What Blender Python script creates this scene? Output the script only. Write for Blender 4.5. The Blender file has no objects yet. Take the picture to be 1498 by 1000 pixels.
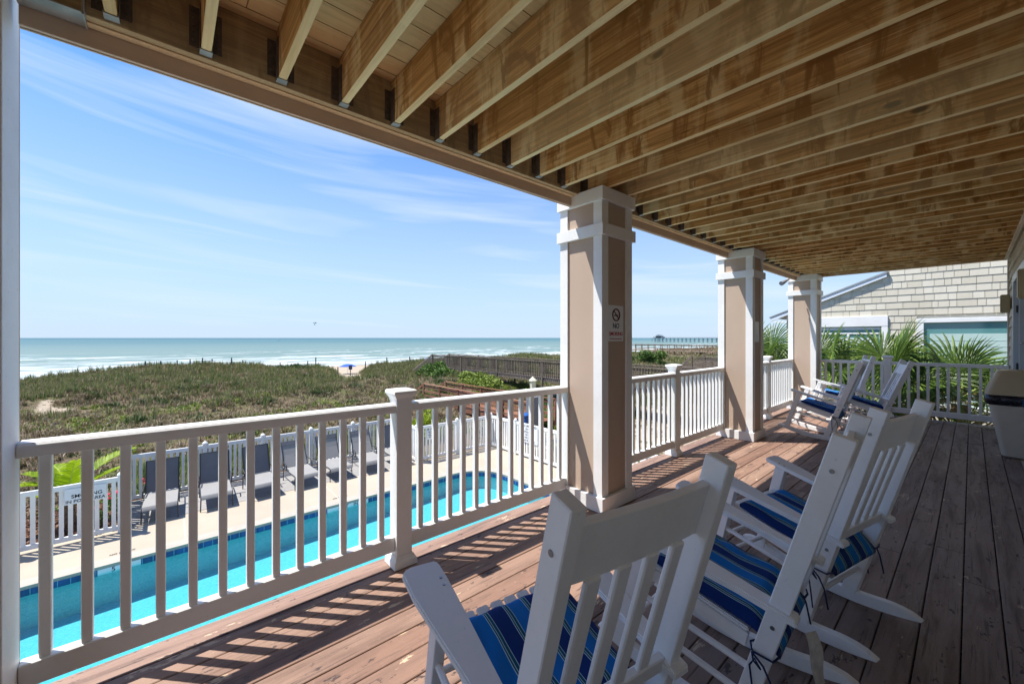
import bpy, bmesh, math, random
import numpy as np
from mathutils import Vector, Matrix, Euler
random.seed(7); RNG = np.random.default_rng(7)
S = bpy.context.scene
COL = S.collection
R = math.radians

# ---------------------------------------------------------------- camera
cd = bpy.data.cameras.new("camera"); cam = bpy.data.objects.new("camera", cd); COL.objects.link(cam)
cam.location = (0, 0, 1.5); cam.rotation_euler = (R(90), 0, R(49.2))
cd.sensor_width = 36; cd.lens = 36*580/1498; cd.shift_y = -6/1498
cd.clip_start = .05; cd.clip_end = 60000
S.camera = cam
# ---------------------------------------------------------------- light
SUN_DIR = Vector((-.37, -.34, 1)).normalized()
W = bpy.data.worlds.new("World"); S.world = W; W.use_nodes = True
wn, wl = W.node_tree.nodes, W.node_tree.links
wn.clear()
out = wn.new('ShaderNodeOutputWorld'); bg = wn.new('ShaderNodeBackground')
sky = wn.new('ShaderNodeTexSky'); sky.sky_type = 'NISHITA'; sky.sun_disc = False
sky.sun_elevation = math.asin(SUN_DIR.z); sky.sun_rotation = math.atan2(SUN_DIR.x, SUN_DIR.y)
sky.air_density = 1.0; sky.dust_density = .1; sky.ozone_density = 3
bg.inputs[1].default_value = .11
# thin streaks of high cloud, laid out over the sky by direction
tc = wn.new('ShaderNodeTexCoord'); sep = wn.new('ShaderNodeSeparateXYZ'); wl.new(tc.outputs['Generated'], sep.inputs[0])
def wm(op, a, b=None):
    n = wn.new('ShaderNodeMath'); n.operation = op
    for i, x in enumerate((a, b)):
        if x is None: continue
        if isinstance(x, (int, float)): n.inputs[i].default_value = x
        else: wl.new(x, n.inputs[i])
    return n.outputs[0]
az = wm('ARCTAN2', sep.outputs[1], wm('MULTIPLY', sep.outputs[0], -1.)); el = wm('ARCSINE', sep.outputs[2])
cmb = wn.new('ShaderNodeCombineXYZ')
wl.new(wm('MULTIPLY', az, 1.15), cmb.inputs[0]); wl.new(wm('MULTIPLY', wm('ADD', el, wm('MULTIPLY', az, .06)), 15), cmb.inputs[1])
nz = wn.new('ShaderNodeTexNoise'); nz.inputs['Scale'].default_value = 1.15; nz.inputs['Detail'].default_value = 5; nz.inputs['Roughness'].default_value = .5
nz.inputs['Distortion'].default_value = .6
wl.new(cmb.outputs[0], nz.inputs['Vector'])
cr = wn.new('ShaderNodeMapRange'); cr.inputs[1].default_value = .49; cr.inputs[2].default_value = .74; cr.inputs[4].default_value = .66
wl.new(nz.outputs[0], cr.inputs[0])
gr = wn.new('ShaderNodeMapRange'); gr.inputs[1].default_value = -.02; gr.inputs[2].default_value = .52; gr.inputs[3].default_value = 1.0; gr.inputs[4].default_value = 0
wl.new(el, gr.inputs[0])
tint = wn.new('ShaderNodeMix'); tint.data_type = 'RGBA'; tint.blend_type = 'MULTIPLY'; tint.inputs[0].default_value = 1
tint.inputs[7].default_value = (.38, .65, .96, 1); wl.new(sky.outputs[0], tint.inputs[6])
# pale sea air low over the horizon, then the cloud streaks over it
lo = wn.new('ShaderNodeMix'); lo.data_type = 'RGBA'; lo.inputs[7].default_value = (2.75, 3.35, 4.1, 1)
wl.new(gr.outputs[0], lo.inputs[0]); wl.new(tint.outputs[2], lo.inputs[6])
mx = wn.new('ShaderNodeMix'); mx.data_type = 'RGBA'; mx.inputs[7].default_value = (3.4, 3.9, 4.4, 1)
wl.new(cr.outputs[0], mx.inputs[0]); wl.new(lo.outputs[2], mx.inputs[6])
wl.new(mx.outputs[2], bg.inputs[0]); wl.new(bg.outputs[0], out.inputs[0])
sl = bpy.data.lights.new("sun", 'SUN'); sun = bpy.data.objects.new("sun", sl); COL.objects.link(sun)
sl.energy = 4.0; sl.angle = R(.5); sl.color = (1, .95, .88)
sun.rotation_euler = SUN_DIR.to_track_quat('Z', 'Y').to_euler(); sun.location = (-20, -20, 40)
S.view_settings.view_transform = 'Standard'; S.view_settings.look = 'None'
S.view_settings.exposure = 1.12; S.view_settings.gamma = 1
S.cycles.max_bounces = 10; S.cycles.diffuse_bounces = 6; S.cycles.transparent_max_bounces = 12

# ---------------------------------------------------------------- materials
class NT:
    def __init__(s, name):
        s.m = bpy.data.materials.new(name); s.m.use_nodes = True
        s.n, s.l = s.m.node_tree.nodes, s.m.node_tree.links
        s.b = s.n['Principled BSDF']; s.out = s.n['Material Output']
    def set(s, node, i, x):
        if isinstance(x, bpy.types.NodeSocket): s.l.new(x, node.inputs[i])
        elif isinstance(x, tuple) and len(x) == 3 and node.inputs[i].type == 'RGBA': node.inputs[i].default_value = (*x, 1)
        else: node.inputs[i].default_value = x
    def coord(s, kind='Object', scale=(1, 1, 1), rnd=0., rot=(0, 0, 0)):
        if kind == 'World': v = s.n.new('ShaderNodeNewGeometry').outputs['Position']
        else: v = s.n.new('ShaderNodeTexCoord').outputs[kind]
        mp = s.n.new('ShaderNodeMapping'); mp.inputs['Scale'].default_value = scale; mp.inputs['Rotation'].default_value = rot
        s.l.new(v, mp.inputs[0])
        if rnd:
            oi = s.n.new('ShaderNodeObjectInfo'); mu = s.n.new('ShaderNodeVectorMath'); mu.operation = 'SCALE'
            s.l.new(s.island(), mu.inputs[0]) ; mu.inputs[3].default_value = rnd
            ad = s.n.new('ShaderNodeVectorMath'); s.l.new(mp.outputs[0], ad.inputs[0]); s.l.new(mu.outputs[0], ad.inputs[1])
            m2 = s.n.new('ShaderNodeVectorMath'); m2.operation = 'SCALE'; s.l.new(oi.outputs['Random'], m2.inputs[0]); m2.inputs[3].default_value = rnd
            a2 = s.n.new('ShaderNodeVectorMath'); s.l.new(ad.outputs[0], a2.inputs[0]); s.l.new(m2.outputs[0], a2.inputs[1])
            return a2.outputs[0]
        return mp.outputs[0]
    def island(s): return s.n.new('ShaderNodeNewGeometry').outputs['Random Per Island']
    def noise(s, vec, scale, detail=4, rough=.5, dist=0):
        n = s.n.new('ShaderNodeTexNoise'); s.l.new(vec, n.inputs['Vector'])
        n.inputs['Scale'].default_value = scale; n.inputs['Detail'].default_value = detail
        n.inputs['Roughness'].default_value = rough; n.inputs['Distortion'].default_value = dist
        return n.outputs[0]
    def vor(s, vec, scale, feat='F1', outp='Distance'):
        n = s.n.new('ShaderNodeTexVoronoi'); n.feature = feat; s.l.new(vec, n.inputs['Vector']); n.inputs['Scale'].default_value = scale
        return n.outputs[outp]
    def rng(s, x, a, b, c=0., d=1.):
        n = s.n.new('ShaderNodeMapRange'); s.set(n, 0, x)
        for i, q in ((1, a), (2, b), (3, c), (4, d)): n.inputs[i].default_value = q
        return n.outputs[0]
    def mix(s, f, a, b, mode='MIX'):
        n = s.n.new('ShaderNodeMix'); n.data_type = 'RGBA'; n.blend_type = mode
        s.set(n, 0, f)
        for i, x in ((6, a), (7, b)):
            if isinstance(x, tuple): n.inputs[i].default_value = (*x, 1)
            else: s.l.new(x, n.inputs[i])
        return n.outputs[2]
    def math(s, op, a, b=0., c=None):
        n = s.n.new('ShaderNodeMath'); n.operation = op; s.set(n, 0, a); s.set(n, 1, b)
        if c is not None: s.set(n, 2, c)
        return n.outputs[0]
    def sepv(s, v, i):
        n = s.n.new('ShaderNodeSeparateXYZ'); s.l.new(v, n.inputs[0]); return n.outputs[i]
    def ramp(s, f, stops, const=False):
        n = s.n.new('ShaderNodeValToRGB'); s.l.new(f, n.inputs[0]); e = n.color_ramp.elements
        if const: n.color_ramp.interpolation = 'CONSTANT'
        while len(e) < len(stops): e.new(.5)
        for q, (p, c) in zip(e, stops): q.position = p; q.color = (*c, 1)
        return n.outputs[0]
    def fin(s, col, rough=.6, bump=None, bs=.3, bd=.01, spec=.4, metal=0.):
        s.set(s.b, 'Base Color', col); s.set(s.b, 'Roughness', rough); s.b.inputs['Specular IOR Level'].default_value = spec
        s.b.inputs['Metallic'].default_value = metal
        if bump is not None:
            n = s.n.new('ShaderNodeBump'); n.inputs['Strength'].default_value = bs; n.inputs['Distance'].default_value = bd
            s.l.new(bump, n.inputs['Height']); s.l.new(n.outputs[0], s.b.inputs['Normal'])
        return s.m
M = {}
def simple(name, c1, c2=None, rough=.6, scale=4, stretch=(1, 1, 1), bs=.15, spec=.4, metal=0., kind='Object', rnd=3., fine=0.):
    t = NT(name); v = t.coord(kind, stretch, rnd)
    f = t.rng(t.noise(v, scale, 5, .6), .3, .7)
    col = t.mix(f, c1, c2 or c1)
    M[name] = t.fin(col, rough, t.noise(v, scale*8, 3), bs, .004, spec, metal)
def wood(name, axis, base, dark, pale, edge, blotch=.5, knots=True, sc=1., gb=.5):
    """stained timber: long grain, broad blotches, knots; faces turned down keep the cleaner edge colour"""
    t = NT(name); st = [20, 20, 20]; st[axis] = .8
    v = t.coord('Object', tuple(x*sc for x in st), 9.)
    g = t.noise(v, 1.6, 6, .62, .9)
    st2 = [1.6, 1.6, 1.6]; st2[axis] = .55
    v2 = t.coord('Object', tuple(x*sc*1.3 for x in st2), 7.)
    col = t.mix(t.rng(g, .32, .7), dark, base)
    fine = t.noise(t.coord('Object', tuple((95 if i != axis else 1.6) for i in range(3)), 9.), 1.5, 5, .7)
    col = t.mix(t.math('MULTIPLY', t.rng(fine, .5, .66), .7), col, dark)
    st3 = [2.5, 2.5, .9]; st3[axis] = 3.4
    v3 = t.coord('Object', tuple(x*sc for x in st3), 11.)
    bl = t.rng(t.math('ADD', t.noise(v3, 1.0, 5, .62, .7), t.math('MULTIPLY', t.math('SUBTRACT', g, .5), .22)), .50, .61, 0, blotch)
    col = t.mix(bl, col, t.mix(t.rng(fine, .35, .7), pale, base))
    bd = t.rng(t.noise(v3, 1.35, 5, .65, 1.1), .53, .60, 0, .85)
    col = t.mix(bd, col, dark)
    if knots:
        st4 = [3.2, 3.2, 3.2]; st4[axis] = 1.5
        k = t.math('ADD', t.vor(t.coord('Object', tuple(st4), 5.), 1.3), t.math('MULTIPLY', t.math('SUBTRACT', g, .5), .10))
        col = t.mix(t.rng(t.math('ABSOLUTE', t.math('SUBTRACT', k, .15)), .0, .025, .5, 0), col, dark)
        col = t.mix(t.rng(k, .06, .10, .95, 0), col, tuple(x*.3 for x in dark))
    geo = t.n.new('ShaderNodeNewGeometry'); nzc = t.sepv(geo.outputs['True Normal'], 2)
    ef = t.math('MULTIPLY', t.math('LESS_THAN', nzc, -.7), t.rng(g, .25, .6, .55, .95))  # downward faces: less stained wood with light from below painted in
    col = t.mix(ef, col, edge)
    ob = t.n.new('ShaderNodeObjectInfo').outputs['Random']   # boards differ from one another
    col = t.mix(t.rng(ob, .0, .45, .42, 0), col, tuple(x*.45 for x in base)); col = t.mix(t.rng(ob, .7, 1., 0, .35), col, pale)
    M[name] = t.fin(col, .95, t.math('ADD', g, t.math('MULTIPLY', fine, .6)), gb, .004, .06)
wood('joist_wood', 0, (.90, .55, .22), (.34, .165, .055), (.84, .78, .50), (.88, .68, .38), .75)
wood('ceiling_wood', 1, (.84, .57, .28), (.36, .20, .08), (.88, .74, .46), (.84, .58, .30), .5, True, 1.2)
wood('beam_wood', 1, (.80, .56, .30), (.44, .26, .12), (.85, .72, .48), (.85, .66, .40), .4)
wood('rim_wood', 1, (.50, .33, .16), (.15, .09, .045), (.66, .56, .36), (.5, .34, .19), .5)
wood('walk_grey', 0, (.24, .20, .16), (.10, .08, .065), (.36, .32, .27), (.2, .17, .14), .4, False)
wood('walk_brown', 0, (.30, .22, .15), (.14, .10, .07), (.42, .36, .28), (.2, .15, .1), .4, False)
wood('ramp_red', 0, (.33, .16, .10), (.13, .06, .04), (.45, .30, .22), (.2, .1, .06), .4, False)
# deck paint, worn brown
t = NT('deck_paint'); v = t.coord('Object', (9, .7, 9), 13.); g = t.noise(v, 1.5, 6, .65, .6)
v2 = t.coord('Object', (1, 1, 1), 0); big = t.noise(v2, .45, 3, .5); isl = t.island()
col = t.mix(t.rng(isl, 0, 1), (.225, .128, .090), (.285, .183, .135))
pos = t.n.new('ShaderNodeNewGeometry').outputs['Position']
grey_side = t.rng(t.sepv(pos, 0), -1.5, -.45, 0, .8)            # the deck colour turns greyer towards the house
col = t.mix(t.math('MULTIPLY', grey_side, t.rng(big, .3, .62, .55, 1)), col, (.27, .225, .195))
col = t.mix(t.rng(g, .47, .70, 0, .7), col, (.10, .06, .048)); col = t.mix(t.rng(t.noise(t.coord('Object', (1, .5, 1), 0), 2.2, 5, .65, .5), .5, .68, 0, .5), col, (.15, .085, .065))
fl = t.noise(t.coord('Object', (5, 1.6, 5), 17.), 2.2, 6, .7, .2)
col = t.mix(t.rng(fl, .635, .65, 0, .8), col, (.60, .46, .31))   # paint flaked off to bare timber
sp = t.vor(t.coord('Object', (1, 1, 1), 0), 6.5)
col = t.mix(t.rng(sp, .045, .075, .85, 0), col, (.05, .035, .03))
dr = t.noise(t.coord('Object', (1, 1, 1), 0), 60, 3, .6); bd = t.noise(t.coord('Object', (7, 3, 7), 23.), 2.5, 4, .7)
col = t.mix(t.rng(bd, .62, .66, 0, .85), col, (.045, .03, .028))
col = t.mix(t.rng(dr, .6, .75, 0, .3), col, (.36, .28, .23))
ck = t.noise(t.coord('Object', (40, 1.5, 40), 19.), 1.5, 5, .7, .5)
col = t.mix(t.rng(ck, .58, .66, 0, .7), col, (.06, .04, .035))
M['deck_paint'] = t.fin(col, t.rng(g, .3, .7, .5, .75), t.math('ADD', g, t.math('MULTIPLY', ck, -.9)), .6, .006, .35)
# white paints
def white(name, c, c2, rough=.38):
    t = NT(name); v = t.coord('Object', (1, 1, 1), 4.)
    f = t.rng(t.noise(v, 2.5, 6, .7), .45, .8, 0, .8); s2 = t.noise(v, 55, 3, .6)
    col = t.mix(f, c, c2); col = t.mix(t.rng(s2, .66, .76, 0, .4), col, (.45, .42, .37)); s3 = t.noise(t.coord('Object', (1, 1, 1), 9.), 16, 6, .75); col = t.mix(t.rng(s3, .70, .73, 0, .7), col, (.30, .27, .23))
    M[name] = t.fin(col, t.rng(s2, .3, .7, rough, rough+.2), t.noise(v, 28, 3), .12, .003, .5)
white('white_vinyl', (.80, .81, .80), (.70, .70, .67)); white('white_trim', (.79, .80, .80), (.66, .66, .63), .45)
white('chair_paint', (.86, .87, .87), (.74, .74, .72), .38); white('fence_white', (.80, .80, .78), (.70, .69, .64))
simple('grey_board', (.30, .30, .31), (.22, .22, .23)); simple('tan_panel', (.50, .385, .30), (.45, .345, .265), .6, 1.5, (1, 1, .5), .1)
simple('fascia_brown', (.68, .52, .40), (.58, .43, .32), .65, 2, (3, 1, 3)); simple('fascia_edge', (.74, .63, .50), (.6, .5, .38))
simple('galv', (.42, .42, .41), (.28, .28, .27), .55, 18, metal=.15); simple('rust_metal', (.07, .06, .055), (.16, .12, .09), .8, 30)
simple('orange_tag', (.75, .28, .04), (.6, .2, .03)); simple('bolt', (.35, .36, .38), (.2, .2, .2), .35, 40, metal=.8)
simple('navy_tie', (.008, .02, .075), (.015, .035, .11), .8, 40); simple('paper_tag', (.78, .75, .68), (.5, .47, .42), .6, 30)
simple('bin_body', (.60, .55, .47), (.54, .49, .41), .42, 3, spec=.5); simple('bin_lid', (.52, .43, .27), (.46, .37, .23), .42, 3, spec=.5)
simple('lamp_tan', (.42, .37, .24), (.36, .31, .20), .5, 6); simple('door_paint', (.50, .58, .66), (.46, .54, .62), .35, 2)
simple('glass_dark', (.03, .05, .06), (.05, .08, .09), .05, 2, spec=1, bs=0)
simple('black_metal', (.03, .03, .032), (.05, .05, .05), .4, 10); simple('steel', (.55, .55, .55), (.4, .4, .4), .25, 10, metal=.9)
simple('sling_dark', (.135, .14, .155), (.115, .12, .135), .7, 3); simple('sling_light', (.27, .265, .255), (.24, .235, .225), .75, 3)  # darker sling colour stands for cloth in shade
simple('coping', (.40, .37, .31), (.34, .31, .26), .7, 3); simple('sign_white', (.78, .80, .82), (.72, .74, .76), .35, 4)
simple('sign_black', (.02, .02, .02)); simple('sign_red', (.42, .012, .02), (.36, .01, .015), .4); simple('sign_maroon', (.10, .01, .014))
simple('letter_dark', (.012, .02, .04)); simple('blue_plastic', (.02, .10, .32), (.02, .08, .26), .4); simple('grey_panel', (.16, .17, .19), (.2, .21, .22))
simple('lantern', (.72, .68, .50), (.62, .58, .4), .4); simple('umbrella_blue', (.015, .07, .35), (.02, .1, .42), .8)
simple('canopy_teal', (.015, .09, .10), (.01, .06, .07), .8); simple('pier_wood', (.20, .25, .28), (.16, .20, .23), .9)
simple('post_dark', (.045, .05, .06), (.09, .09, .09), .9); simple('roof_grey', (.22, .24, .26), (.3, .32, .33), .7, 10)
simple('blind', (.42, .56, .52), (.46, .6, .56), .8); simple('gutter_white', (.66, .72, .78), (.6, .66, .72), .4)
simple('skin', (.25, .13, .09)); simple('cloth_navy', (.02, .03, .08)); simple('vein', (.45, .55, .12), (.38, .5, .1))
simple('flower_red', (.65, .015, .05), (.75, .03, .12), .6, 20); simple('hull', (.75, .75, .75))
# cushion: stripes along the chair's depth
t = NT('cushion_cloth'); v = t.coord('Object', (1, 1, 1), 0); wv = t.noise(v, 5, 2)
y = t.math('ADD', t.sepv(v, 1), t.math('MULTIPLY', t.math('SUBTRACT', wv, .5), .008))
p = t.math('FRACT', t.math('ADD', t.math('MULTIPLY', y, 1/.154), .13))
A, B, Wc, T = (.006, .17, .53), (.005, .028, .17), (.50, .72, .78), (.006, .09, .14)
stops = [(0, A)]
for q in (.335, .835):
    e = (B if q < .5 else A)
    stops += [(q, Wc), (q+.014, T), (q+.045, Wc), (q+.059, T), (q+.115, Wc), (q+.129, e)]
col = t.ramp(p, stops, True)
we = t.noise(t.coord('Object', (1, 1, 1), 0), 400, 2)
col = t.mix(t.rng(we, .35, .7, 0, .12), col, (.05, .17, .33))
M['cushion_cloth'] = t.fin(col, .88, t.math('ADD', t.noise(v, 9, 3), t.math('MULTIPLY', we, .15)), .5, .012, .2)
# bin liner
t = NT('liner'); v = t.coord('Object', (1, 1, 1), 0)
col = t.ramp(t.noise(v, 6.5, 3, .6, 1.2), [(0, (.004, .005, .009)), (.55, (.006, .009, .02)), (.60, (.03, .15, .30)), (.66, (.008, .012, .03)), (.74, (.35, .40, .46))])
M['liner'] = t.fin(col, .25, t.noise(v, 16, 4), .8, .02, .6)
# shingle wall / lap
def siding(name, a, b, kind='Object'):
    t = NT(name); v = t.coord(kind, (1, 1, 1), 0)
    col = t.mix(t.island(), a, b); col = t.mix(t.rng(t.noise(v, 7, 5, .7), .5, .8, 0, .35), col, tuple(x*.7 for x in a))
    M[name] = t.fin(col, .8, t.noise(t.coord(kind, (30, 30, 3), 5.), 1.5, 4), .4, .004, .25)
siding('shingle', (.52, .485, .39), (.62, .585, .49)); siding('siding_tan', (.58, .50, .39), (.62, .54, .43))
# concrete pool deck, grey pavers
t = NT('pool_deck'); v = t.coord('World'); n1 = t.noise(v, .8, 5, .6); n2 = t.noise(v, 60, 3, .6)
col = t.mix(t.rng(n1, .3, .7), (.43, .37, .29), (.37, .315, .245)); col = t.mix(t.rng(n2, .55, .75, 0, .35), col, (.30, .25, .19))
jx = t.math('ABSOLUTE', t.math('SUBTRACT', t.math('FRACT', t.math('ADD', t.math('MULTIPLY', t.sepv(v, 1), 1/3.1), .42)), .5))
col = t.mix(t.math('LESS_THAN', jx, .004), col, (.50, .44, .35))
M['pool_deck'] = t.fin(col, .85, n2, .3, .004, .2)
t = NT('paver_grey'); v = t.coord('World'); br = t.n.new('ShaderNodeTexBrick'); t.l.new(t.coord('World', (1, 1, 1), 0, (0, 0, R(90))), br.inputs['Vector'])
br.inputs['Color1'].default_value = (.31, .30, .29, 1); br.inputs['Color2'].default_value = (.26, .255, .25, 1); br.inputs['Mortar'].default_value = (.14, .135, .13, 1)
br.inputs['Scale'].default_value = 1; br.inputs['Brick Width'].default_value = 2.4; br.inputs['Row Height'].default_value = .14; br.inputs['Mortar Size'].default_value = .006
M['paver_grey'] = t.fin(t.mix(t.rng(t.noise(v, 9, 4), .5, .8, 0, .4), br.outputs[0], (.36, .34, .32)), .8, br.outputs[0], .3, .005, .3)
t = NT('tile_blue'); v = t.coord('World'); br = t.n.new('ShaderNodeTexBrick'); t.l.new(t.coord('World', (1, 1, 1), 0, (0, R(90), R(90))), br.inputs['Vector'])
f1 = t.math('FRACT', t.math('MULTIPLY', t.math('ADD', t.sepv(v, 1), t.sepv(v, 0)), 1/.155))
col = t.mix(t.island(), (.006, .045, .21), (.01, .075, .30)); col = t.mix(t.rng(t.noise(t.coord('World', (1, 6, 1)), 1.5, 2), .4, .6), col, (.004, .03, .15))
t.n.remove(br); col = t.mix(t.math('LESS_THAN', f1, .06), col, (.12, .35, .5)); M['tile_blue'] = t.fin(col, .15, spec=.6)
# plaster of the pool, seen through tinted water
t = NT('pool_plaster'); v = t.coord('World')
ca = t.vor(t.coord('World', (1, 1.6, 1)), 5.5, 'SMOOTH_F1'); nn = t.noise(v, 22, 4, .6, 1)
col = t.mix(t.rng(nn, .36, .62), (.23, .43, .47), (.31, .51, .53)); M['pool_plaster'] = t.fin(col, .8, t.noise(v, 6, 4), .3, .02, .1)
t = NT('pool_water'); v = t.coord('World', (1, 1, 1)); tr = t.n.new('ShaderNodeBsdfTransparent'); tr.inputs[0].default_value = (.46, .87, .93, 1)
gl = t.n.new('ShaderNodeBsdfGlossy'); gl.inputs['Roughness'].default_value = .03; fr = t.n.new('ShaderNodeFresnel'); fr.inputs[0].default_value = 1.33
bm = t.n.new('ShaderNodeBump'); bm.inputs['Strength'].default_value = .55; bm.inputs['Distance'].default_value = .03
t.l.new(t.noise(v, 7, 3, .6, .8), bm.inputs['Height']); t.l.new(bm.outputs[0], gl.inputs['Normal']); t.l.new(bm.outputs[0], fr.inputs['Normal'])
ms = t.n.new('ShaderNodeMixShader'); t.l.new(t.math('MULTIPLY', fr.outputs[0], 1.), ms.inputs[0]); t.l.new(tr.outputs[0], ms.inputs[1]); t.l.new(gl.outputs[0], ms.inputs[2])
t.l.new(ms.outputs[0], t.out.inputs[0]); M['pool_water'] = t.m
# dune ground
t = NT('dune_ground'); v = t.coord('World'); X_, Y_, Z_ = (t.sepv(v, i) for i in range(3))
n1 = t.noise(v, .22, 6, .65, .4); n2 = t.noise(v, 1.3, 6, .75); n3 = t.noise(v, 9, 4, .7)
veg = t.mix(t.rng(n2, .35, .65), (.10, .075, .045), (.17, .13, .085)); veg = t.mix(t.rng(n1, .48, .62, 0, .85), veg, (.10, .115, .04))
veg = t.mix(t.rng(n3, .5, .7, 0, .6), veg, (.07, .06, .035))
sand = t.mix(t.rng(n3, .3, .7), (.33, .27, .20), (.43, .365, .28))
an = t.n.new('ShaderNodeAttribute'); an.attribute_name = 'bare_sand'; sf = t.rng(t.math('ADD', an.outputs['Fac'], t.math('MULTIPLY', t.math('SUBTRACT', n3, .5), .8)), .35, .75)
beach = t.rng(t.math('ADD', X_, t.math('MULTIPLY', n1, 6)), -52, -48, 1, 0)
pth = t.rng(t.math('ABSOLUTE', t.math('SUBTRACT', t.math('ADD', Y_, t.math('MULTIPLY', t.math('SUBTRACT', n2, .5), 1.6)), t.math('ADD', 13.0, t.math('MULTIPLY', t.math('MAXIMUM', 0., t.math('SUBTRACT', -38., X_)), .3)))), .9, 1.5, 1, 0)
pth = t.math('MULTIPLY', pth, t.rng(X_, -31, -33, 0, 1))
yard = t.math('MULTIPLY', t.rng(X_, -13.6, -12.6), t.rng(Y_, 10.2, 11))
f = t.math('MAXIMUM', t.math('MAXIMUM', sf, beach), t.math('MAXIMUM', pth, t.math('MULTIPLY', yard, t.rng(n2, .44, .5))))
sand2 = t.mix(t.rng(X_, -140, -112, 1, 0), sand, (.22, .205, .18))
M['dune_ground'] = t.fin(t.mix(f, veg, sand2), .95, t.math('ADD', n3, n2), .7, .08, .1)
# grass
def leafm(name, cols, rough=.7, trans=.0):
    t = NT(name); i = t.island(); st = [(k/len(cols), c) for k, c in enumerate(cols)]
    col = t.ramp(i, st); M[name] = t.fin(col, rough, spec=.2)
    if trans:
        tl = t.n.new('ShaderNodeBsdfTranslucent'); t.l.new(col, tl.inputs[0]); ms = t.n.new('ShaderNodeMixShader'); ms.inputs[0].default_value = trans
        t.l.new(t.b.outputs[0], ms.inputs[1]); t.l.new(tl.outputs[0], ms.inputs[2]); t.l.new(ms.outputs[0], t.out.inputs[0])
leafm('grass_green', [(.08, .12, .03), (.13, .18, .05), (.19, .23, .08), (.10, .11, .045), (.27, .24, .12)], .8, .25)
leafm('grass_dry', [(.13, .09, .055), (.23, .17, .11), (.34, .27, .18), (.17, .13, .08), (.26, .18, .11), (.40, .34, .26), (.16, .17, .06)], .85, .15)
leafm('grass_rust', [(.26, .13, .05), (.32, .19, .08), (.16, .14, .05)], .85, .15)
leafm('creeper', [(.17, .23, .03), (.24, .30, .05), (.12, .17, .03)], .6, .25)
leafm('shrub_green', [(.05, .10, .02), (.09, .17, .03), (.15, .25, .045), (.04, .075, .02)], .6, .25)
leafm('shrub_dark', [(.025, .05, .015), (.05, .085, .025), (.08, .12, .035)], .6, .2)
leafm('shrub_lime', [(.26, .34, .02), (.36, .44, .04), (.2, .28, .02)], .6, .35)
leafm('palm_green', [(.045, .09, .018), (.085, .155, .03), (.17, .25, .05), (.06, .11, .022)], .42, .3)
leafm('palm_lime', [(.28, .40, .015), (.36, .50, .02), (.2, .32, .01)], .45, .45)
leafm('palm_dead', [(.22, .15, .07), (.3, .21, .1), (.15, .1, .05)], .8, .2)
leafm('mulch', [(.10, .045, .025), (.16, .07, .04), (.06, .03, .02), (.2, .12, .08)], .9)
simple('palm_trunk', (.17, .12, .08), (.09, .065, .045), .95, 5, (1, 1, 5), .8)
# sea
t = NT('sea'); v = t.coord('World'); X_, Y_ = t.sepv(v, 0), t.sepv(v, 1)
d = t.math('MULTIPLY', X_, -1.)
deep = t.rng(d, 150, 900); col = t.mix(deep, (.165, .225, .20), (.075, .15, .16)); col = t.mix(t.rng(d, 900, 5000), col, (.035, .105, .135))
w1 = t.noise(t.coord('World', (.06, .006, 1)), 1, 5, .65, .3); col = t.mix(t.rng(w1, .4, .65, 0, .35), col, (.10, .20, .22))
wf = t.noise(t.coord('World', (.085, .011, 1), 0, (0, 0, R(3))), 1, 7, .68, .5)
th_ = t.ramp(t.rng(d, 120, 330), [(0, (.38,)*3), (.12, (.43,)*3), (.22, (.48,)*3), (.34, (.53,)*3), (.5, (.58,)*3), (.75, (.67,)*3), (1, (.80,)*3)])
foam = t.rng(t.math('SUBTRACT', wf, th_), 0, .035)
nY = t.noise(t.coord('World', (.004, .014, 1)), 1, 4, .6); nB = t.noise(t.coord('World', (.03, .022, 1)), 1, 5, .7)
ph = t.math('FRACT', t.math('ADD', t.math('MULTIPLY', d, 1/21), t.math('MULTIPLY', nY, 5.5)))
crest = t.math('MULTIPLY', t.rng(ph, .72, .80, 0, 1), t.rng(ph, .88, .99, 1, 0)); crest = t.math('MULTIPLY', crest, t.rng(nB, .50, .56))
crest = t.math('MULTIPLY', crest, t.math('MULTIPLY', t.rng(d, 260, 330, 1, 0), t.rng(d, 110, 120, 0, 1)))
trough = t.math('MULTIPLY', t.rng(ph, .45, .62, 0, 1), t.rng(ph, .66, .72, 1, 0)); trough = t.math('MULTIPLY', trough, t.rng(d, 250, 330, .5, 0)); col = t.mix(trough, col, (.07, .13, .12))
foam = t.math('MAXIMUM', t.math('MULTIPLY', foam, t.rng(ph, .35, .65, 1, .35)), crest)
wm2 = t.noise(t.coord('World', (.3, .09, 1)), 1, 5, .7); foam = t.math('MULTIPLY', foam, t.rng(wm2, .3, .5, .25, 1))
col = t.mix(foam, col, (.62, .65, .65))
cap = t.noise(t.coord('World', (.09, .02, 1)), 1, 6, .8); col = t.mix(t.rng(cap, .70, .73, 0, .5), col, (.6, .66, .68))
M['sea'] = t.fin(col, .55, t.noise(t.coord('World', (.8, .2, 1)), 1, 5, .7), .9, .25, .12)

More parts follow.
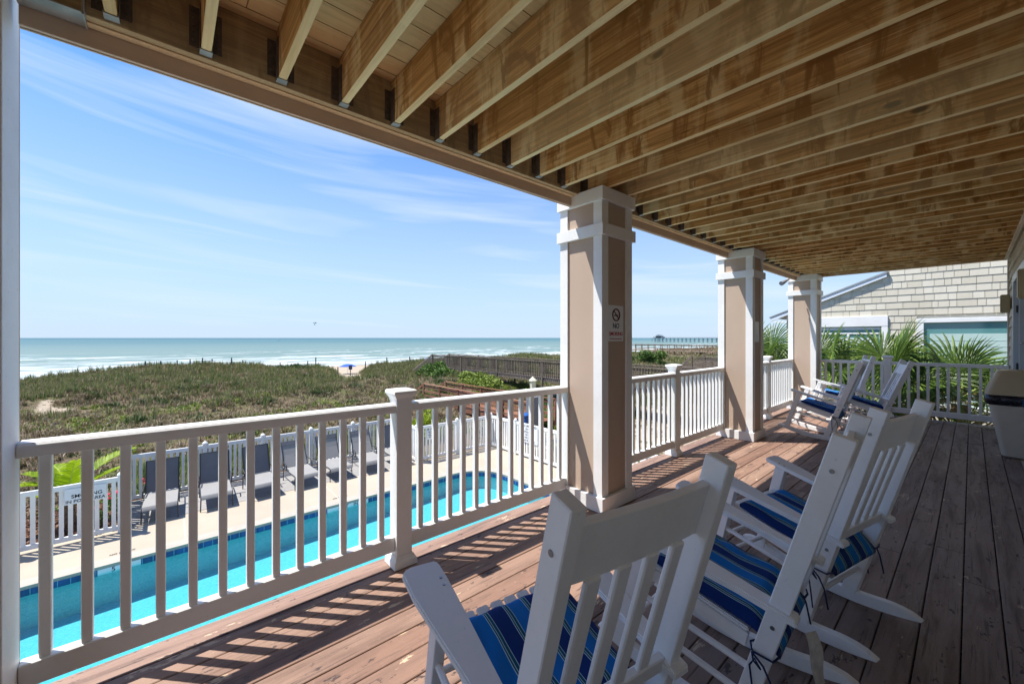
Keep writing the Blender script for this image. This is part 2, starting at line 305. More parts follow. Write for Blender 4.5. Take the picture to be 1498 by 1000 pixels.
# ---------------------------------------------------------------- mesh helpers
class MB:
    def __init__(s): s.v, s.f, s.mi = [], [], []; s.cur = 0
    def add(s, vs, fs, mi=None):
        o = len(s.v); s.v += [tuple(p) for p in vs]; s.f += [tuple(i+o for i in q) for q in fs]
        s.mi += [s.cur if mi is None else mi]*len(fs); return s
    def box(s, x0, x1, y0, y1, z0, z1, mi=None):
        return s.add([(x, y, z) for z in (z0, z1) for y in (y0, y1) for x in (x0, x1)],
                     [(0, 2, 3, 1), (4, 5, 7, 6), (0, 1, 5, 4), (2, 6, 7, 3), (0, 4, 6, 2), (1, 3, 7, 5)], mi)
    def beam(s, p0, p1, w, h, up=(0, 0, 1), mi=None, w1=None, h1=None):
        p0, p1 = Vector(p0), Vector(p1); d = (p1-p0).normalized(); sd = d.cross(Vector(up))
        if sd.length < 1e-4: sd = d.cross(Vector((0, 1, 0)))
        sd.normalize(); u = sd.cross(d); vs = []
        for p, a, b in ((p0, w, h), (p1, w1 or w, h1 or h)):
            for i, j in ((-1, -1), (1, -1), (1, 1), (-1, 1)): vs.append(p+sd*i*a/2+u*j*b/2)
        return s.add(vs, [(3, 2, 1, 0), (4, 5, 6, 7), (0, 1, 5, 4), (1, 2, 6, 5), (2, 3, 7, 6), (3, 0, 4, 7)], mi)
    def tube(s, pts, r, n=8, mi=None, cap=True):
        pts = [Vector(p) for p in pts]; rs = r if isinstance(r, (list, tuple)) else [r]*len(pts); vs = []; prev = None
        for i, p in enumerate(pts):
            d = (pts[min(i+1, len(pts)-1)]-pts[max(i-1, 0)]).normalized()
            a = prev if prev is not None else (Vector((0, 0, 1)) if abs(d.z) < .9 else Vector((1, 0, 0)))
            a = (a-d*a.dot(d)).normalized(); prev = a; b = d.cross(a)
            vs += [p+(a*math.cos(t)+b*math.sin(t))*rs[i] for t in (2*math.pi*k/n for k in range(n))]
        fs = [(i*n+k, i*n+(k+1) % n, (i+1)*n+(k+1) % n, (i+1)*n+k) for i in range(len(pts)-1) for k in range(n)]
        if cap: fs += [tuple(reversed(range(n))), tuple(range((len(pts)-1)*n, len(pts)*n))]
        return s.add(vs, fs, mi)
    def prism(s, poly, a, b, axis=1, mi=None):
        """poly: 2-D outline in the two other axes, extruded along axis from a to b"""
        n = len(poly); vs = []
        for q in (a, b):
            for p in poly:
                w = list(p); w.insert(axis, q); vs.append(tuple(w))
        return s.add(vs, [tuple(range(n)), tuple(reversed(range(n, 2*n)))]+[(i, i+n, (i+1) % n+n, (i+1) % n) for i in range(n)], mi)
    def build(s, name, mats, parent=None, bevel=0, smooth=False, seg=1, local=False, nrm=True):
        me = bpy.data.meshes.new(name)
        off = Vector((0, 0, 0))
        if parent is not None and not local: off = Vector(parent.location) if parent.parent is None else Vector(parent.parent.location)
        me.from_pydata([(p[0]-off.x, p[1]-off.y, p[2]-off.z) for p in s.v], [], s.f)
        me.validate()
        ms = mats if isinstance(mats, (list, tuple)) else [mats]
        for m in ms: me.materials.append(M[m])
        if len(ms) > 1: me.polygons.foreach_set('material_index', s.mi[:len(me.polygons)])
        if nrm or bevel:
            b = bmesh.new(); b.from_mesh(me)
            bmesh.ops.recalc_face_normals(b, faces=b.faces)
            if bevel:
                ed = [e for e in b.edges if len(e.link_faces) == 2 and e.calc_face_angle(0) > R(35)]
                bmesh.ops.bevel(b, geom=ed, offset=bevel, segments=seg, affect='EDGES', clamp_overlap=True)
            b.to_mesh(me); b.free()
        if smooth:
            me.polygons.foreach_set('use_smooth', [True]*len(me.polygons))
            if smooth == 'auto':
                try: me.set_sharp_from_angle(angle=R(35))
                except Exception: pass
        o = bpy.data.objects.new(name, me); COL.objects.link(o)
        if parent is not None: o.parent = parent
        return o
def tag(o, label=None, cat=None, group=None, kind=None):
    for k, x in (('label', label), ('category', cat), ('group', group), ('kind', kind)):
        if x: o[k] = x
    return o
def thing(name, label, cat, loc=(0, 0, 0), group=None, rot=(0, 0, 0)):
    o = bpy.data.objects.new(name, None); COL.objects.link(o); o.location = loc; o.rotation_euler = rot; o.empty_display_size = .1
    return tag(o, label, cat, group)
def dup(root, loc, rot=None, label=None):
    def cp(o, par):
        c = o.copy(); COL.objects.link(c)
        if par is not None: c.parent = par
        for ch in kids.get(o.name, []): cp(ch, c)
        return c
    kids = {}
    for o in list(bpy.data.objects):
        if o.parent: kids.setdefault(o.parent.name, []).append(o)
    r = cp(root, None); r.location = loc
    if rot is not None: r.rotation_euler = rot
    if label: r['label'] = label
    return r
def text(name, s, size, mat, parent, mat4, ext=.001, align='CENTER'):
    c = bpy.data.curves.new(name, 'FONT'); c.body = s; c.size = size; c.extrude = ext; c.align_x = align; c.align_y = 'CENTER'; c.offset = size*.012
    o = bpy.data.objects.new(name, c); COL.objects.link(o); bpy.context.view_layer.update()
    me = bpy.data.meshes.new_from_object(o); bpy.data.objects.remove(o); me.name = name
    me.transform(mat4); me.materials.clear(); me.materials.append(M[mat])
    q = bpy.data.objects.new(name, me); COL.objects.link(q); q.parent = parent
    me.transform(Matrix.Translation(-Vector(parent.location)))
    return q
def plane4(origin, xdir, ydir):
    x, y = Vector(xdir).normalized(), Vector(ydir).normalized(); z = x.cross(y)
    m = Matrix((x, y, z)).transposed().to_4x4(); m.translation = Vector(origin); return m

# ================================================================ SETTING
DX0, DX1, DY0, DY1 = -2.622, .40, -3.0, 10.62       # deck
# --- deck floor
b = MB(); x = DX0; i = 0
b.box(x, x+.150, DY0, DY1, -.035, .0)
x += .155
while x < DX1-.02:
    y = DY0+random.uniform(-2, 0)
    if i == 12: y = -1.9
    while y < DY1:
        L = random.choice((3.6, 4.2, 4.9)); y1 = min(y+L, DY1); dz = random.uniform(-.0015, .0015)
        b.box(x, min(x+.1376, DX1-.003), max(y, DY0), y1-.003, -.035+dz, dz); y += L
    x += .1434; i += 1
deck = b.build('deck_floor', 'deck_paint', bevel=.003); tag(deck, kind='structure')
b = MB()
b.box(-2.55, -2.51, DY0, 10.58, -.30, -.037); b.box(-2.5, .38, 10.54, 10.58, -.30, -.037)
for k in range(34): b.box(-2.5, .38, -2.95+k*.4, -2.91+k*.4, -.27, -.037)
b.box(-2.2, .3, DY0, 10.5, -.30, -.272)
tag(b.build('deck_frame', 'walk_grey'), kind='structure')

# --- porch roof: joists, ledger plies, fascia, ceiling boards
XR = -2.31; ZJ = 2.80; JH = .255; YE = 10.3; Y0 = -.46
roof = thing('porch_roof', 'underside of the upper deck with brown stained joists over the porch', 'porch roof', (XR, 0, ZJ))
jb = MB(); jb.box(XR+.003, .36, -.019, .019, ZJ, ZJ+JH)
ys = [1.04+.3048*k for k in range(-14, 31)]
hb = MB()
for sgn in (-1, 1): hb.box(XR+.001, XR+.055, sgn*.0205, sgn*.0235, ZJ-.003, ZJ+.20); hb.box(XR+.0005, XR+.004, sgn*.0235, sgn*.06, ZJ+.02, ZJ+.20)
hb.box(XR+.001, XR+.045, -.023, .023, ZJ-.0045, ZJ-.002, 1)
for sgn in (-1, 1):
    for k in range(5): hb.tube([(XR+.003, sgn*.045, ZJ+.05+k*.033), (XR+.010, sgn*.045, ZJ+.05+k*.033)], .005, 6)
j0 = h0 = None
for k, y in enumerate(ys):
    if y > YE-.1: break
    if j0 is None:
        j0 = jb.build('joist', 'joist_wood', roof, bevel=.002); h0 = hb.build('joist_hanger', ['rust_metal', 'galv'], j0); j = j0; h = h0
    else:
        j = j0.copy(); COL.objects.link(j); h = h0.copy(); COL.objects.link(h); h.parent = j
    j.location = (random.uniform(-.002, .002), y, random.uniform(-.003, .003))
b = MB(); yb = Y0
b.box(XR-.038, XR, -3, YE, ZJ-.012, ZJ+.26); b.build('rim_board', 'rim_wood', roof, bevel=.002)
b = MB(); b.box(XR-.0785, XR-.0405, -.42, YE, ZJ-.018, ZJ+.26); b.build('outer_rim_board', 'beam_wood', roof, bevel=.002)
b = MB(); b.box(XR-.098, XR-.080, -.44, YE+.06, 2.705, 3.10); b.build('fascia', ['fascia_brown'], roof, bevel=.002)
b = MB(); b.box(XR-.106, XR-.0985, -.44, YE+.07, 2.700, 3.12); b.build('fascia_trim', 'fascia_edge', roof)
b = MB(); b.box(XR-.095, .38, YE+.002, YE+.04, ZJ-.02, 3.08); b.build('end_beam', 'beam_wood', roof, bevel=.002)
b = MB(); b.box(XR-.10, .38, YE+.043, YE+.062, ZJ-.03, 3.10); b.build('end_fascia', 'fascia_brown', roof)
b = MB(); x = XR-.07
while x < .38:
    y = -3.2+random.uniform(-1.5, 0)
    while y < YE:
        L = random.choice((2.4, 3.0, 3.6)); b.box(x, x+.136, y, min(y+L, YE)-.004, ZJ+JH+.004, ZJ+JH+.04+random.uniform(0, .002)); y += L
    x += .141
b.build('ceiling_boards', 'ceiling_wood', roof)
b = MB(); b.box(XR-.07, .40, -3.2, YE, 3.12, 3.14); b.build('upper_deck', 'walk_grey', roof)
b = MB(); b.box(XR-.074, XR+.03, -.44, -.255, ZJ-.024, ZJ-.0185); b.box(XR-.074, XR+.03, -.262, -.2555, ZJ-.03, ZJ+.12); b.build('bracket', 'galv', roof, bevel=.001)
b = MB(); b.box(.352, .378, -3, YE, ZJ-.04, ZJ-.004); b.build('wall_ledger', 'fascia_edge', roof)

# --- columns
COLS = [(2.80, 3.26), (6.38, 6.83), (9.95, 10.41)]
CX0, CX1 = -2.545, -2.065
def column(y0, y1, label):
    t = thing('porch_column', label, 'column', ((CX0+CX1)/2, (y0+y1)/2, 0), 'square porch columns along the deck edge')
    b = MB(); b.box(CX0+.015, CX1-.015, y0+.015, y1-.015, -2.75, ZJ-.012); b.build('panel', 'tan_panel', t)
    w = .092
    for sx in (0, 1):
        for sy in (0, 1):
            b = MB(); xa = CX0 if sx == 0 else CX1-w; ya = y0 if sy == 0 else y1-w
            # L-shaped corner board
            if sx == 0: poly = [(CX0, 0), (CX0+w, 0)]
            ex0, ex1 = (CX0, CX0+w) if sx == 0 else (CX1-w, CX1); ey = y0 if sy == 0 else y1
            dy = .018 if sy == 0 else -.018; dx = .018 if sx == 0 else -.018; exo = CX0 if sx == 0 else CX1
            ye = y0+w if sy == 0 else y1-w; xe = ex1 if sx == 0 else ex0
            poly = [(exo, ey), (xe, ey), (xe, ey+dy), (exo+dx, ey+dy), (exo+dx, ye), (exo, ye)]
            b.prism(poly, .02, ZJ-.115, 2); b.build('corner_trim', 'white_trim', t, bevel=.0015)
    def ring(nm, z0, z1, pr):
        b = MB()
        xa, xb, ya, yb = CX0-pr, CX1+pr, y0-pr, y1+pr
        b.box(xa, xb, ya, ya+pr+.012, z0, z1); b.box(xa, xb, yb-pr-.012, yb, z0, z1)
        b.box(xa, xa+pr+.012, ya+pr+.0125, yb-pr-.0125, z0, z1); b.box(xb-pr-.012, xb, ya+pr+.0125, yb-pr-.0125, z0, z1)
        b.build(nm, 'white_trim', t, bevel=.002)
    ring('cap_trim', ZJ-.115, ZJ-.002, .022); ring('neck_band', 2.385, 2.485, .024); ring('base_plinth', .003, .13, .022)
    return t
column(*COLS[0], 'nearest tan panelled column with white trim and a no smoking sign')
column(*COLS[1], 'middle tan panelled column between the two long white railings')
column(*COLS[2], 'farthest tan panelled column at the deck corner behind the rocking chairs')
t = thing('porch_post', 'narrow white weathered corner post at the left end of the railing', 'post', (-2.39, -.7, 0))
b = MB(); b.box(-2.50, -2.283, -.95, -.458, -2.7, 3.5); b.build('board', 'white_trim', t, bevel=.003)
b = MB(); b.box(-2.2825, -2.262, -.96, -.462, -.0, 3.5); b.build('inner_board', 'grey_board', t, bevel=.002)
b = MB(); b.box(-2.508, -2.5005, -.9, -.4575, -2.7, 3.5); b.build('edge_strip', 'fascia_brown', t)

# --- railings
def rail_post(t, x, y, name='newel_post'):
    b = MB(); b.box(x-.054, x+.054, y-.054, y+.054, .003, 1.10); p = b.build(name, 'white_vinyl', t, bevel=.004)
    b = MB()
    prof = [(.056, 1.085), (.058, 1.10), (.064, 1.112), (.075, 1.128), (.078, 1.135), (.078, 1.150), (.070, 1.157), (.0, 1.168)]
    def sq(prof, base):
        vs, fs = [], []
        for r, z in prof: vs += [(x-r, y-r, z), (x+r, y-r, z), (x+r, y+r, z), (x-r, y+r, z)]
        for i in range(len(prof)-1):
            for k in range(4): fs.append((i*4+k, i*4+(k+1) % 4, (i+1)*4+(k+1) % 4, (i+1)*4+k))
        b.add(vs, fs)
    sq(prof, 0); b.build('post_cap', 'white_vinyl', p)
    b = MB(); sq([(.056, .075), (.062, .068), (.066, .055), (.078, .04), (.08, .0035)], 0); b.build('post_skirt', 'white_vinyl', p)
def rail_section(t, y0, y1, z0, z1, nb=None, first=None):
    x = -2.495; h = .058
    def zt(y): return z0+(z1-z0)*(y-y0)/(y1-y0)
    b = MB()
    prof = [(-.045, -.058), (.045, -.058), (.047, -.03), (.047, -.012), (.040, -.004), (.038, -.0005), (.006, 0), (-.038, 0), (-.045, -.010)]
    vs = [(x+p, y0, z0+q) for p, q in prof]+[(x+p, y1, z1+q) for p, q in prof]; n = len(prof)
    b.add(vs, [tuple(range(n)), tuple(reversed(range(n, 2*n)))]+[(i, i+n, (i+1) % n+n, (i+1) % n) for i in range(n)])
    b.build('top_rail', 'white_vinyl', t, bevel=.0015)
    b = MB(); b.box(x-.027, x+.027, y0, y1, .10, .197); b.build('bottom_rail', 'white_vinyl', t, bevel=.004)
    y = first; b0 = None
    while y < y1-.03:
        zz = zt(y)-.058
        if b0 is None:
            m = MB(); m.box(x-.018, x+.018, y-.018, y+.018, .197, zz+.002); b0 = m.build('baluster', 'white_vinyl', t, bevel=.003); yb0 = y; o = b0
        else: o = b0.copy(); COL.objects.link(o)
        o.location = (0, y-yb0, 0); o.scale = (1, 1, 1)
        if o is not b0:
            # height follows the rail
            dz = zz-(zt(yb0)-.058)
            if abs(dz) > .001: o.location.z = dz*.5
        y += .1184
def railing(label, y0, yp, y1, z0, zp, z1, f1, f2):
    t = thing('porch_railing', label, 'railing', (-2.495, yp, 0), 'white balustrades around the porch')
    rail_section(t, y0, yp-.055, z0, zp, first=f1); rail_section(t, yp+.055, y1, zp, z1, first=f2); rail_post(t, -2.495, yp)
railing('long white railing nearest the camera in front of the pool', -.457, 1.172, 2.80, 1.083, 1.068, 1.05, -.387, 1.31)
railing('white railing between the nearest and the middle column', 3.262, 4.9, 6.378, 1.055, 1.055, 1.055, 3.36, 5.03)
railing('white railing between the middle and the farthest column', 6.832, 8.45, 9.948, 1.055, 1.055, 1.055, 6.93, 8.58)
t = thing('porch_railing', 'white railing across the far end of the deck in front of palms', 'railing', (-.8, 10.33, 0), 'white balustrades around the porch')
yr = 10.33
for xa, xb in ((-2.063, -1.095), (-.985, .398)):
    b = MB(); b.box(xa, xb, yr-.045, yr+.045, .992, 1.05); b.build('top_rail', 'white_vinyl', t, bevel=.005)
    b = MB(); b.box(xa, xb, yr-.027, yr+.027, .10, .197); b.build('bottom_rail', 'white_vinyl', t, bevel=.004)
m = MB(); m.box(-.018, .018, yr-.018, yr+.018, .197, .993); o0 = None
for k in range(40):
    xx = -1.98+k*.1225
    if xx > .38: break
    if abs(xx+1.04) < .08: continue
    if o0 is None: o0 = m.build('baluster', 'white_vinyl', None, bevel=.003); o = o0
    else: o = o0.copy(); COL.objects.link(o)
    o.parent = t; o.location = (xx+.8, -yr, 0)
rail_post(t, -1.04, yr)

# --- house wall on the right
XW = .40
hw = thing('house_wall', 'tan lapped siding wall of the house at the right edge with a pale door', 'house', (XW, 5, 0))
b = MB(); b.box(XW+.03, XW+.2, -3, 6.98, -2.7, 3.11); b.box(XW+.03, XW+.8, 8.97, 10.5, -2.7, 3.11); b.box(XW+.03, XW+.2, 6.981, 8.969, 2.28, 3.11); b.box(XW+.801, XW+1., 6.5, 9.5, -2.7, 3.11); b.box(XW+.2, XW+.8, 6.7, 9, 2.281, 2.4); b.box(XW-.02, XW+.8, 6.98, 8.97, -.1, -.002)
b.build('wall', 'siding_tan', hw)
b = MB(); z = .0
while z < 3.05:
    for y0, y1 in ((-3, 6.90), (9.06, 10.42)) if z < 2.22 else ((-3, 10.42),):
        y = y0
        while y < y1:
            L = random.uniform(.25, .6); ye = min(y+L, y1)
            b.add([(XW+.0, y, z), (XW+.0, ye-.003, z), (XW+.022, ye-.003, z+.15), (XW+.022, y, z+.15), (XW+.028, y, z), (XW+.028, ye-.003, z)], [(0, 1, 2, 3), (4, 5, 1, 0)]); y += L
    z += .152
b.build('siding', 'siding_tan', hw)
b = MB(); b.box(XW-.012, XW+.03, 10.42, 10.51, -2.7, 3.05); b.build('corner_board', 'siding_tan', hw, bevel=.003)
b = MB(); b.box(XW-.02, XW+.8, 8.92, 8.968, .0, 2.27); b.box(XW-.02, XW+.028, 8.969, 9.05, 0, 2.27); b.box(XW-.02, XW+.8, 6.982, 7.03, 0, 2.27); b.box(XW-.02, XW+.028, 6.9, 6.981, 0, 2.27); b.box(XW-.022, XW+.03, 6.9, 9.05, 2.271, 2.37); fr = b.build('door_frame', 'door_paint', hw, bevel=.003)
b = MB()
for z in (.35, 1.1, 1.9): b.tube([(XW+.015, 8.912, z-.05), (XW+.015, 8.912, z+.05)], .009, 8)
b.build('hinge', 'black_metal', fr)
b = MB(); b.box(XW+.03, XW+.78, 8.87, 8.909, .02, 2.2)
for z0, z1 in ((.2, .9), (1.05, 2.0)): b.box(XW+.12, XW+.68, 8.862, 8.869, z0, z1)
dr_ = b.build('door', 'door_paint', hw, bevel=.003)
b = MB(); b.tube([(XW+.055, 8.869, 1.43), (XW+.055, 8.80, 1.43)], .012, 10); b.beam((XW+.04, 8.80, 1.43), (XW+.16, 8.80, 1.43), .02, .02); b.build('handle', 'steel', dr_, bevel=.003)
for n, (y, lab) in enumerate(((9.5, 'tan box wall light beside the far end of the door'), (6.1, 'tan box wall light cut by the right edge of the picture'))):
    t = thing('wall_lamp', lab, 'wall light', (XW-.06, y, 2.0))
    b = MB(); b.box(XW-.115, XW-.022, y-.08, y+.08, 1.875, 2.145); b.build('shade', 'lamp_tan', t, bevel=.008, seg=2)
    b = MB(); b.box(XW-.02, XW-.001, y-.05, y+.05, 1.93, 2.09); b.build('back_plate', 'lamp_tan', t, bevel=.003)

# --- ground: one sheet with the pool cut out
def vnoise(x, y, s, seed):
    x = x/s+seed*17.3; y = y/s+seed*9.1; xi = np.floor(x).astype(int); yi = np.floor(y).astype(int); fx = x-xi; fy = y-yi
    fx = fx*fx*(3-2*fx); fy = fy*fy*(3-2*fy)
    def h(a, b): q = np.sin(a*127.1+b*311.7+seed*74.7)*43758.5453; return q-np.floor(q)
    return (h(xi, yi)*(1-fx)+h(xi+1, yi)*fx)*(1-fy)+(h(xi, yi+1)*(1-fx)+h(xi+1, yi+1)*fx)*fy
def sm(a, b, x): t = np.clip((x-a)/(b-a), 0, 1); return t*t*(3-2*t)
def gz(x, y):
    x = np.asarray(x, float); y = np.asarray(y, float); u = -x
    bump = (vnoise(x, y, 9, 1)-.5)*1.25+(vnoise(x, y, 3.2, 2)-.5)*.85+(vnoise(x, y, 1.1, 3)-.5)*.10
    du = sm(15, 27, u)
    ridge = np.exp(-((u-43)/9)**2)*.62+np.exp(-((u-27)/6)**2)*.30*(vnoise(x, y, 12, 5))
    z = -2.78+.62*du+ridge+bump*du*.75
    z = z*(1-sm(49, 62, u))+(-5.6)*sm(49, 62, u)
    z = z-sm(62, 150, u)*1.7-sm(150, 260, u)*3
    yc = 13+np.maximum(0, u-38)*.30; z -= np.exp(-((y-yc)/1.9)**2)*sm(33, 39, u)*1.15*(1-sm(56, 62, u))
    far = sm(60, 140, y)*(u < 60); z = z+far*.0
    return z
xs = np.unique(np.concatenate([np.arange(-62, -15, .45), np.arange(-15, 14, 1.0), np.array([20, 40, 80, 200, 600, 2000, 6000]), np.arange(-160, -62, 5.), np.array([-200, -260])]))
ys_ = np.unique(np.concatenate([np.array([-3000, -1000, -300, -120, -60, -40]), np.arange(-30, 50, .5), np.arange(50, 130, 2.), np.array([150, 200, 300, 500, 900, 2000, 4000])]))
GX, GY = np.meshgrid(xs, ys_, indexing='ij'); GZ = gz(GX, GY)
nx, ny = GX.shape; vs = np.stack([GX, GY, GZ], -1).reshape(-1, 3)
fs = []
for i in range(nx-1):
    for j in range(ny-1):
        cx_, cy_ = (xs[i]+xs[i+1])/2, (ys_[j]+ys_[j+1])/2
        if -11.0 < cx_ < -5 and -3 < cy_ < 8.2: continue
        fs.append((i*ny+j, (i+1)*ny+j, (i+1)*ny+j+1, i*ny+j+1))
b = MB(); b.v = [tuple(p) for p in vs.tolist()]; b.f = fs; b.mi = [0]*len(fs)
g = b.build('ground', 'dune_ground', smooth=True, nrm=False); tag(g, kind='structure')
_bare = lambda x, y: sm(.725, .77, vnoise(x, y, 4.5, 71)*.36+vnoise(x, y, 1.6, 72)*.36+vnoise(x, y, .8, 73)*.28)
at = g.data.attributes.new('bare_sand', 'FLOAT', 'POINT'); at.data.foreach_set('value', _bare(vs[:, 0], vs[:, 1]).astype(np.float32))
# sea
b = MB(); b.add([(-50000, -40000, -7), (-120, -40000, -7), (-120, 50000, -7), (-50000, 50000, -7)], [(0, 1, 2, 3)])
tag(b.build('sea', 'sea', nrm=False), kind='structure')
# pool outline (rounded far corners)
PX0, PX1, PY0, PY1 = -10.45, -4.6, -3.0, 7.78
def rr(x0, x1, y0, y1, r, n=10):
    pts = []
    for cx_, cy_, a in ((x1-r, y1-r, 0), (x0+r, y1-r, 90), (x0+r, y0+r, 180), (x1-r, y0+r, 270)):
        pts += [(cx_+r*math.cos(R(a+90*k/n)), cy_+r*math.sin(R(a+90*k/n))) for k in range(n+1)]
    return pts
ZP = -2.70
inner = rr(PX0, PX1, PY0, PY1, 1.15); outr = rr(PX0-.3, PX1+.3, PY0-.3, PY1+.3, 1.45); N = len(inner)
# pool deck sheet around the pool, as a ring
big = []
X0, X1, Y0_, Y1_ = -12.25, 1.0, -9.0, 9.5
for (x, y) in outr:
    cx_, cy_ = (PX0+PX1)/2, (PY0+PY1)/2; dx, dy = x-cx_, y-cy_
    k = min((X1-cx_)/dx if dx > 0 else ((X0-cx_)/dx if dx < 0 else 1e9), (Y1_-cy_)/dy if dy > 0 else ((Y0_-cy_)/dy if dy < 0 else 1e9)); big.append((cx_+dx*k, cy_+dy*k))
# snap nearest to corners
for c in ((X0, Y0_), (X0, Y1_), (X1, Y0_), (X1, Y1_)):
    i = min(range(N), key=lambda q: (big[q][0]-c[0])**2+(big[q][1]-c[1])**2); big[i] = c
b = MB(); b.add([(x, y, ZP) for x, y in outr]+[(x, y, ZP) for x, y in big], [(i, (i+1) % N, (i+1) % N+N, i+N) for i in range(N)])
tag(b.build('pool_deck', 'pool_deck'), kind='structure')
b = MB(); rim = [(0, ZP+.004), (.3, ZP+.006)]
b.add([(x, y, ZP-.05) for x, y in inner]+[(x, y, ZP+.010) for x, y in rr(PX0+.01, PX1-.01, PY0+.01, PY1-.01, 1.14)]+[(x, y, ZP+.012) for x, y in rr(PX0-.04, PX1+.04, PY0-.04, PY1+.04, 1.19)]+[(x, y, ZP+.004) for x, y in outr]+[(x, y, ZP-.05) for x, y in outr],
      [(i+k*N, (i+1) % N+k*N, (i+1) % N+(k+1)*N, i+(k+1)*N) for k in range(4) for i in range(N)])
tag(b.build('pool_coping', 'coping', smooth='auto'), kind='structure')
b = MB(); tile = rr(PX0+.006, PX1-.006, PY0+.006, PY1-.006, 1.145)
b.add([(x, y, ZP-.048) for x, y in tile]+[(x, y, ZP-.16) for x, y in tile], [(i, (i+1) % N, (i+1) % N+N, i+N) for i in range(N)])
tag(b.build('pool_tile_band', 'tile_blue', smooth=True), kind='structure')
def fl_(y): return ZP-.12-(.62-.20*max(0, min(1, (y+1)/8)))
b = MB(); b.add([(x, y, ZP-.11) for x, y in inner]+[(x, y, fl_(y)) for x, y in inner], [(i, (i+1) % N, (i+1) % N+N, i+N) for i in range(N)])
b.add([(x, y, fl_(y)) for x, y in inner]+[((PX0+PX1)/2, 2.5, fl_(2.5))], [(i, (i+1) % N, N) for i in range(N)])
tag(b.build('pool_basin', 'pool_plaster', smooth='auto'), kind='structure')
b = MB(); b.add([(x, y, ZP-.125) for x, y in inner], [tuple(range(N))]); tag(b.build('pool_water', 'pool_water', nrm=False), kind='structure')
b = MB(); b.box(-14.1, -12.26, -.85, 6.35, ZP-.1, ZP+.004); tag(b.build('paved_strip', 'paver_grey'), kind='structure')
# depth marks on the tiles and on the coping
t = thing('depth_marker', 'left one of the two depth markings on the far pool edge', 'pool marking', (PX0, -.72, ZP-.1))
b = MB(); b.box(PX0+.0065, PX0+.009, -1.0, -.42, ZP-.155, ZP-.05); b.build('tile', 'sign_white', t)
text('letters', '5  FT', .115, 'letter_dark', t, plane4((PX0+.011, -.70, ZP-.10), (0, 1, 0), (0, 0, 1)))
text('deck_letters', 'NO DIVING', .07, 'letter_dark', t, plane4((PX0-.42, -.7, ZP+.0075), (0, 1, 0), (-1, 0, 0)))
t = thing('depth_marker', 'depth marking on the far pool edge just left of the newel post', 'pool marking', (PX0, 3.3, ZP-.1))
b = MB(); b.box(PX0+.0065, PX0+.009, 2.96, 3.98, ZP-.155, ZP-.05); b.build('tile', 'sign_white', t)
text('letters', '4  FT    IN', .115, 'letter_dark', t, plane4((PX0+.011, 3.47, ZP-.10), (0, 1, 0), (0, 0, 1)))
text('deck_letters', 'NO DIVING', .07, 'letter_dark', t, plane4((PX0-.42, 3.4, ZP+.0075), (0, 1, 0), (-1, 0, 0)))

# --- pool fences
def fence(label, p0, p1, posts, skip=()):
    p0, p1 = Vector((*p0, ZP)), Vector((*p1, ZP)); d = (p1-p0).normalized(); L = (p1-p0).length; sd = Vector((-d.y, d.x, 0))
    t = thing('picket_fence', label, 'fence', tuple((p0+p1)/2), 'low white picket fences around the pool')
    for q in posts:
        if q in skip: continue
        c = p0+d*q; b = MB(); b.box(c.x-.05, c.x+.05, c.y-.05, c.y+.05, ZP, ZP+1.23); p = b.build('fence_post', 'fence_white', t, bevel=.004)
        b = MB(); b.tube([(c.x, c.y, ZP+1.232), (c.x, c.y, ZP+1.25), (c.x, c.y, ZP+1.28), (c.x, c.y, ZP+1.31)], [.066, .066, .045, .005], 12); b.build('post_cap', 'fence_white', p)
    pp = sorted(posts)
    for a, e in zip(pp[:-1], pp[1:]):
        b = MB()
        for z0, z1 in ((1.10, 1.20), (.06, .15)): b.beam(p0+d*(a+.05)+Vector((0, 0, (z0+z1)/2)), p0+d*(e-.05)+Vector((0, 0, (z0+z1)/2)), .05, z1-z0)
        n = max(2, int(round((e-a-.1)/.122)))
        for k in range(n):
            q = p0+d*(a+.05+(e-a-.1)*(k+.5)/n); b.beam(q+Vector((0, 0, .15)), q+Vector((0, 0, 1.10)), .022, .068, up=tuple(d))
        b.build('picket_panel', 'fence_white', t, bevel=.002)
    return t
fence('white picket fence at far left with a smoking sign on it', (-12.05, -5.6), (-12.05, -.8), [0, 1.6, 3.2, 4.8])
fence('short white fence return beside the leftmost lounger', (-12.05, -.8), (-14.05, -.8), [.0, 1.0, 2.0], (0, 2.0))
fence('white picket fence running behind the row of loungers', (-14.05, -.8), (-14.05, 6.3), [0, 1.55, 2.94, 4.28, 5.62, 7.1])
fence('short white fence return past the last lounger', (-14.05, 6.3), (-12.2, 6.3), [0, .93, 1.85], (0, 1.85))
fence('white picket fence beyond the far left end of the pool with a small sign', (-12.2, 6.3), (-12.2, 9.45), [0, 1.6, 3.15])
fence('white picket fence across the far end of the pool holding the pool rules', (-12.2, 9.45), (-1.5, 9.45), [0, 1.45, 3.15, 4.9, 6.6, 8.3, 10.0], (0,))

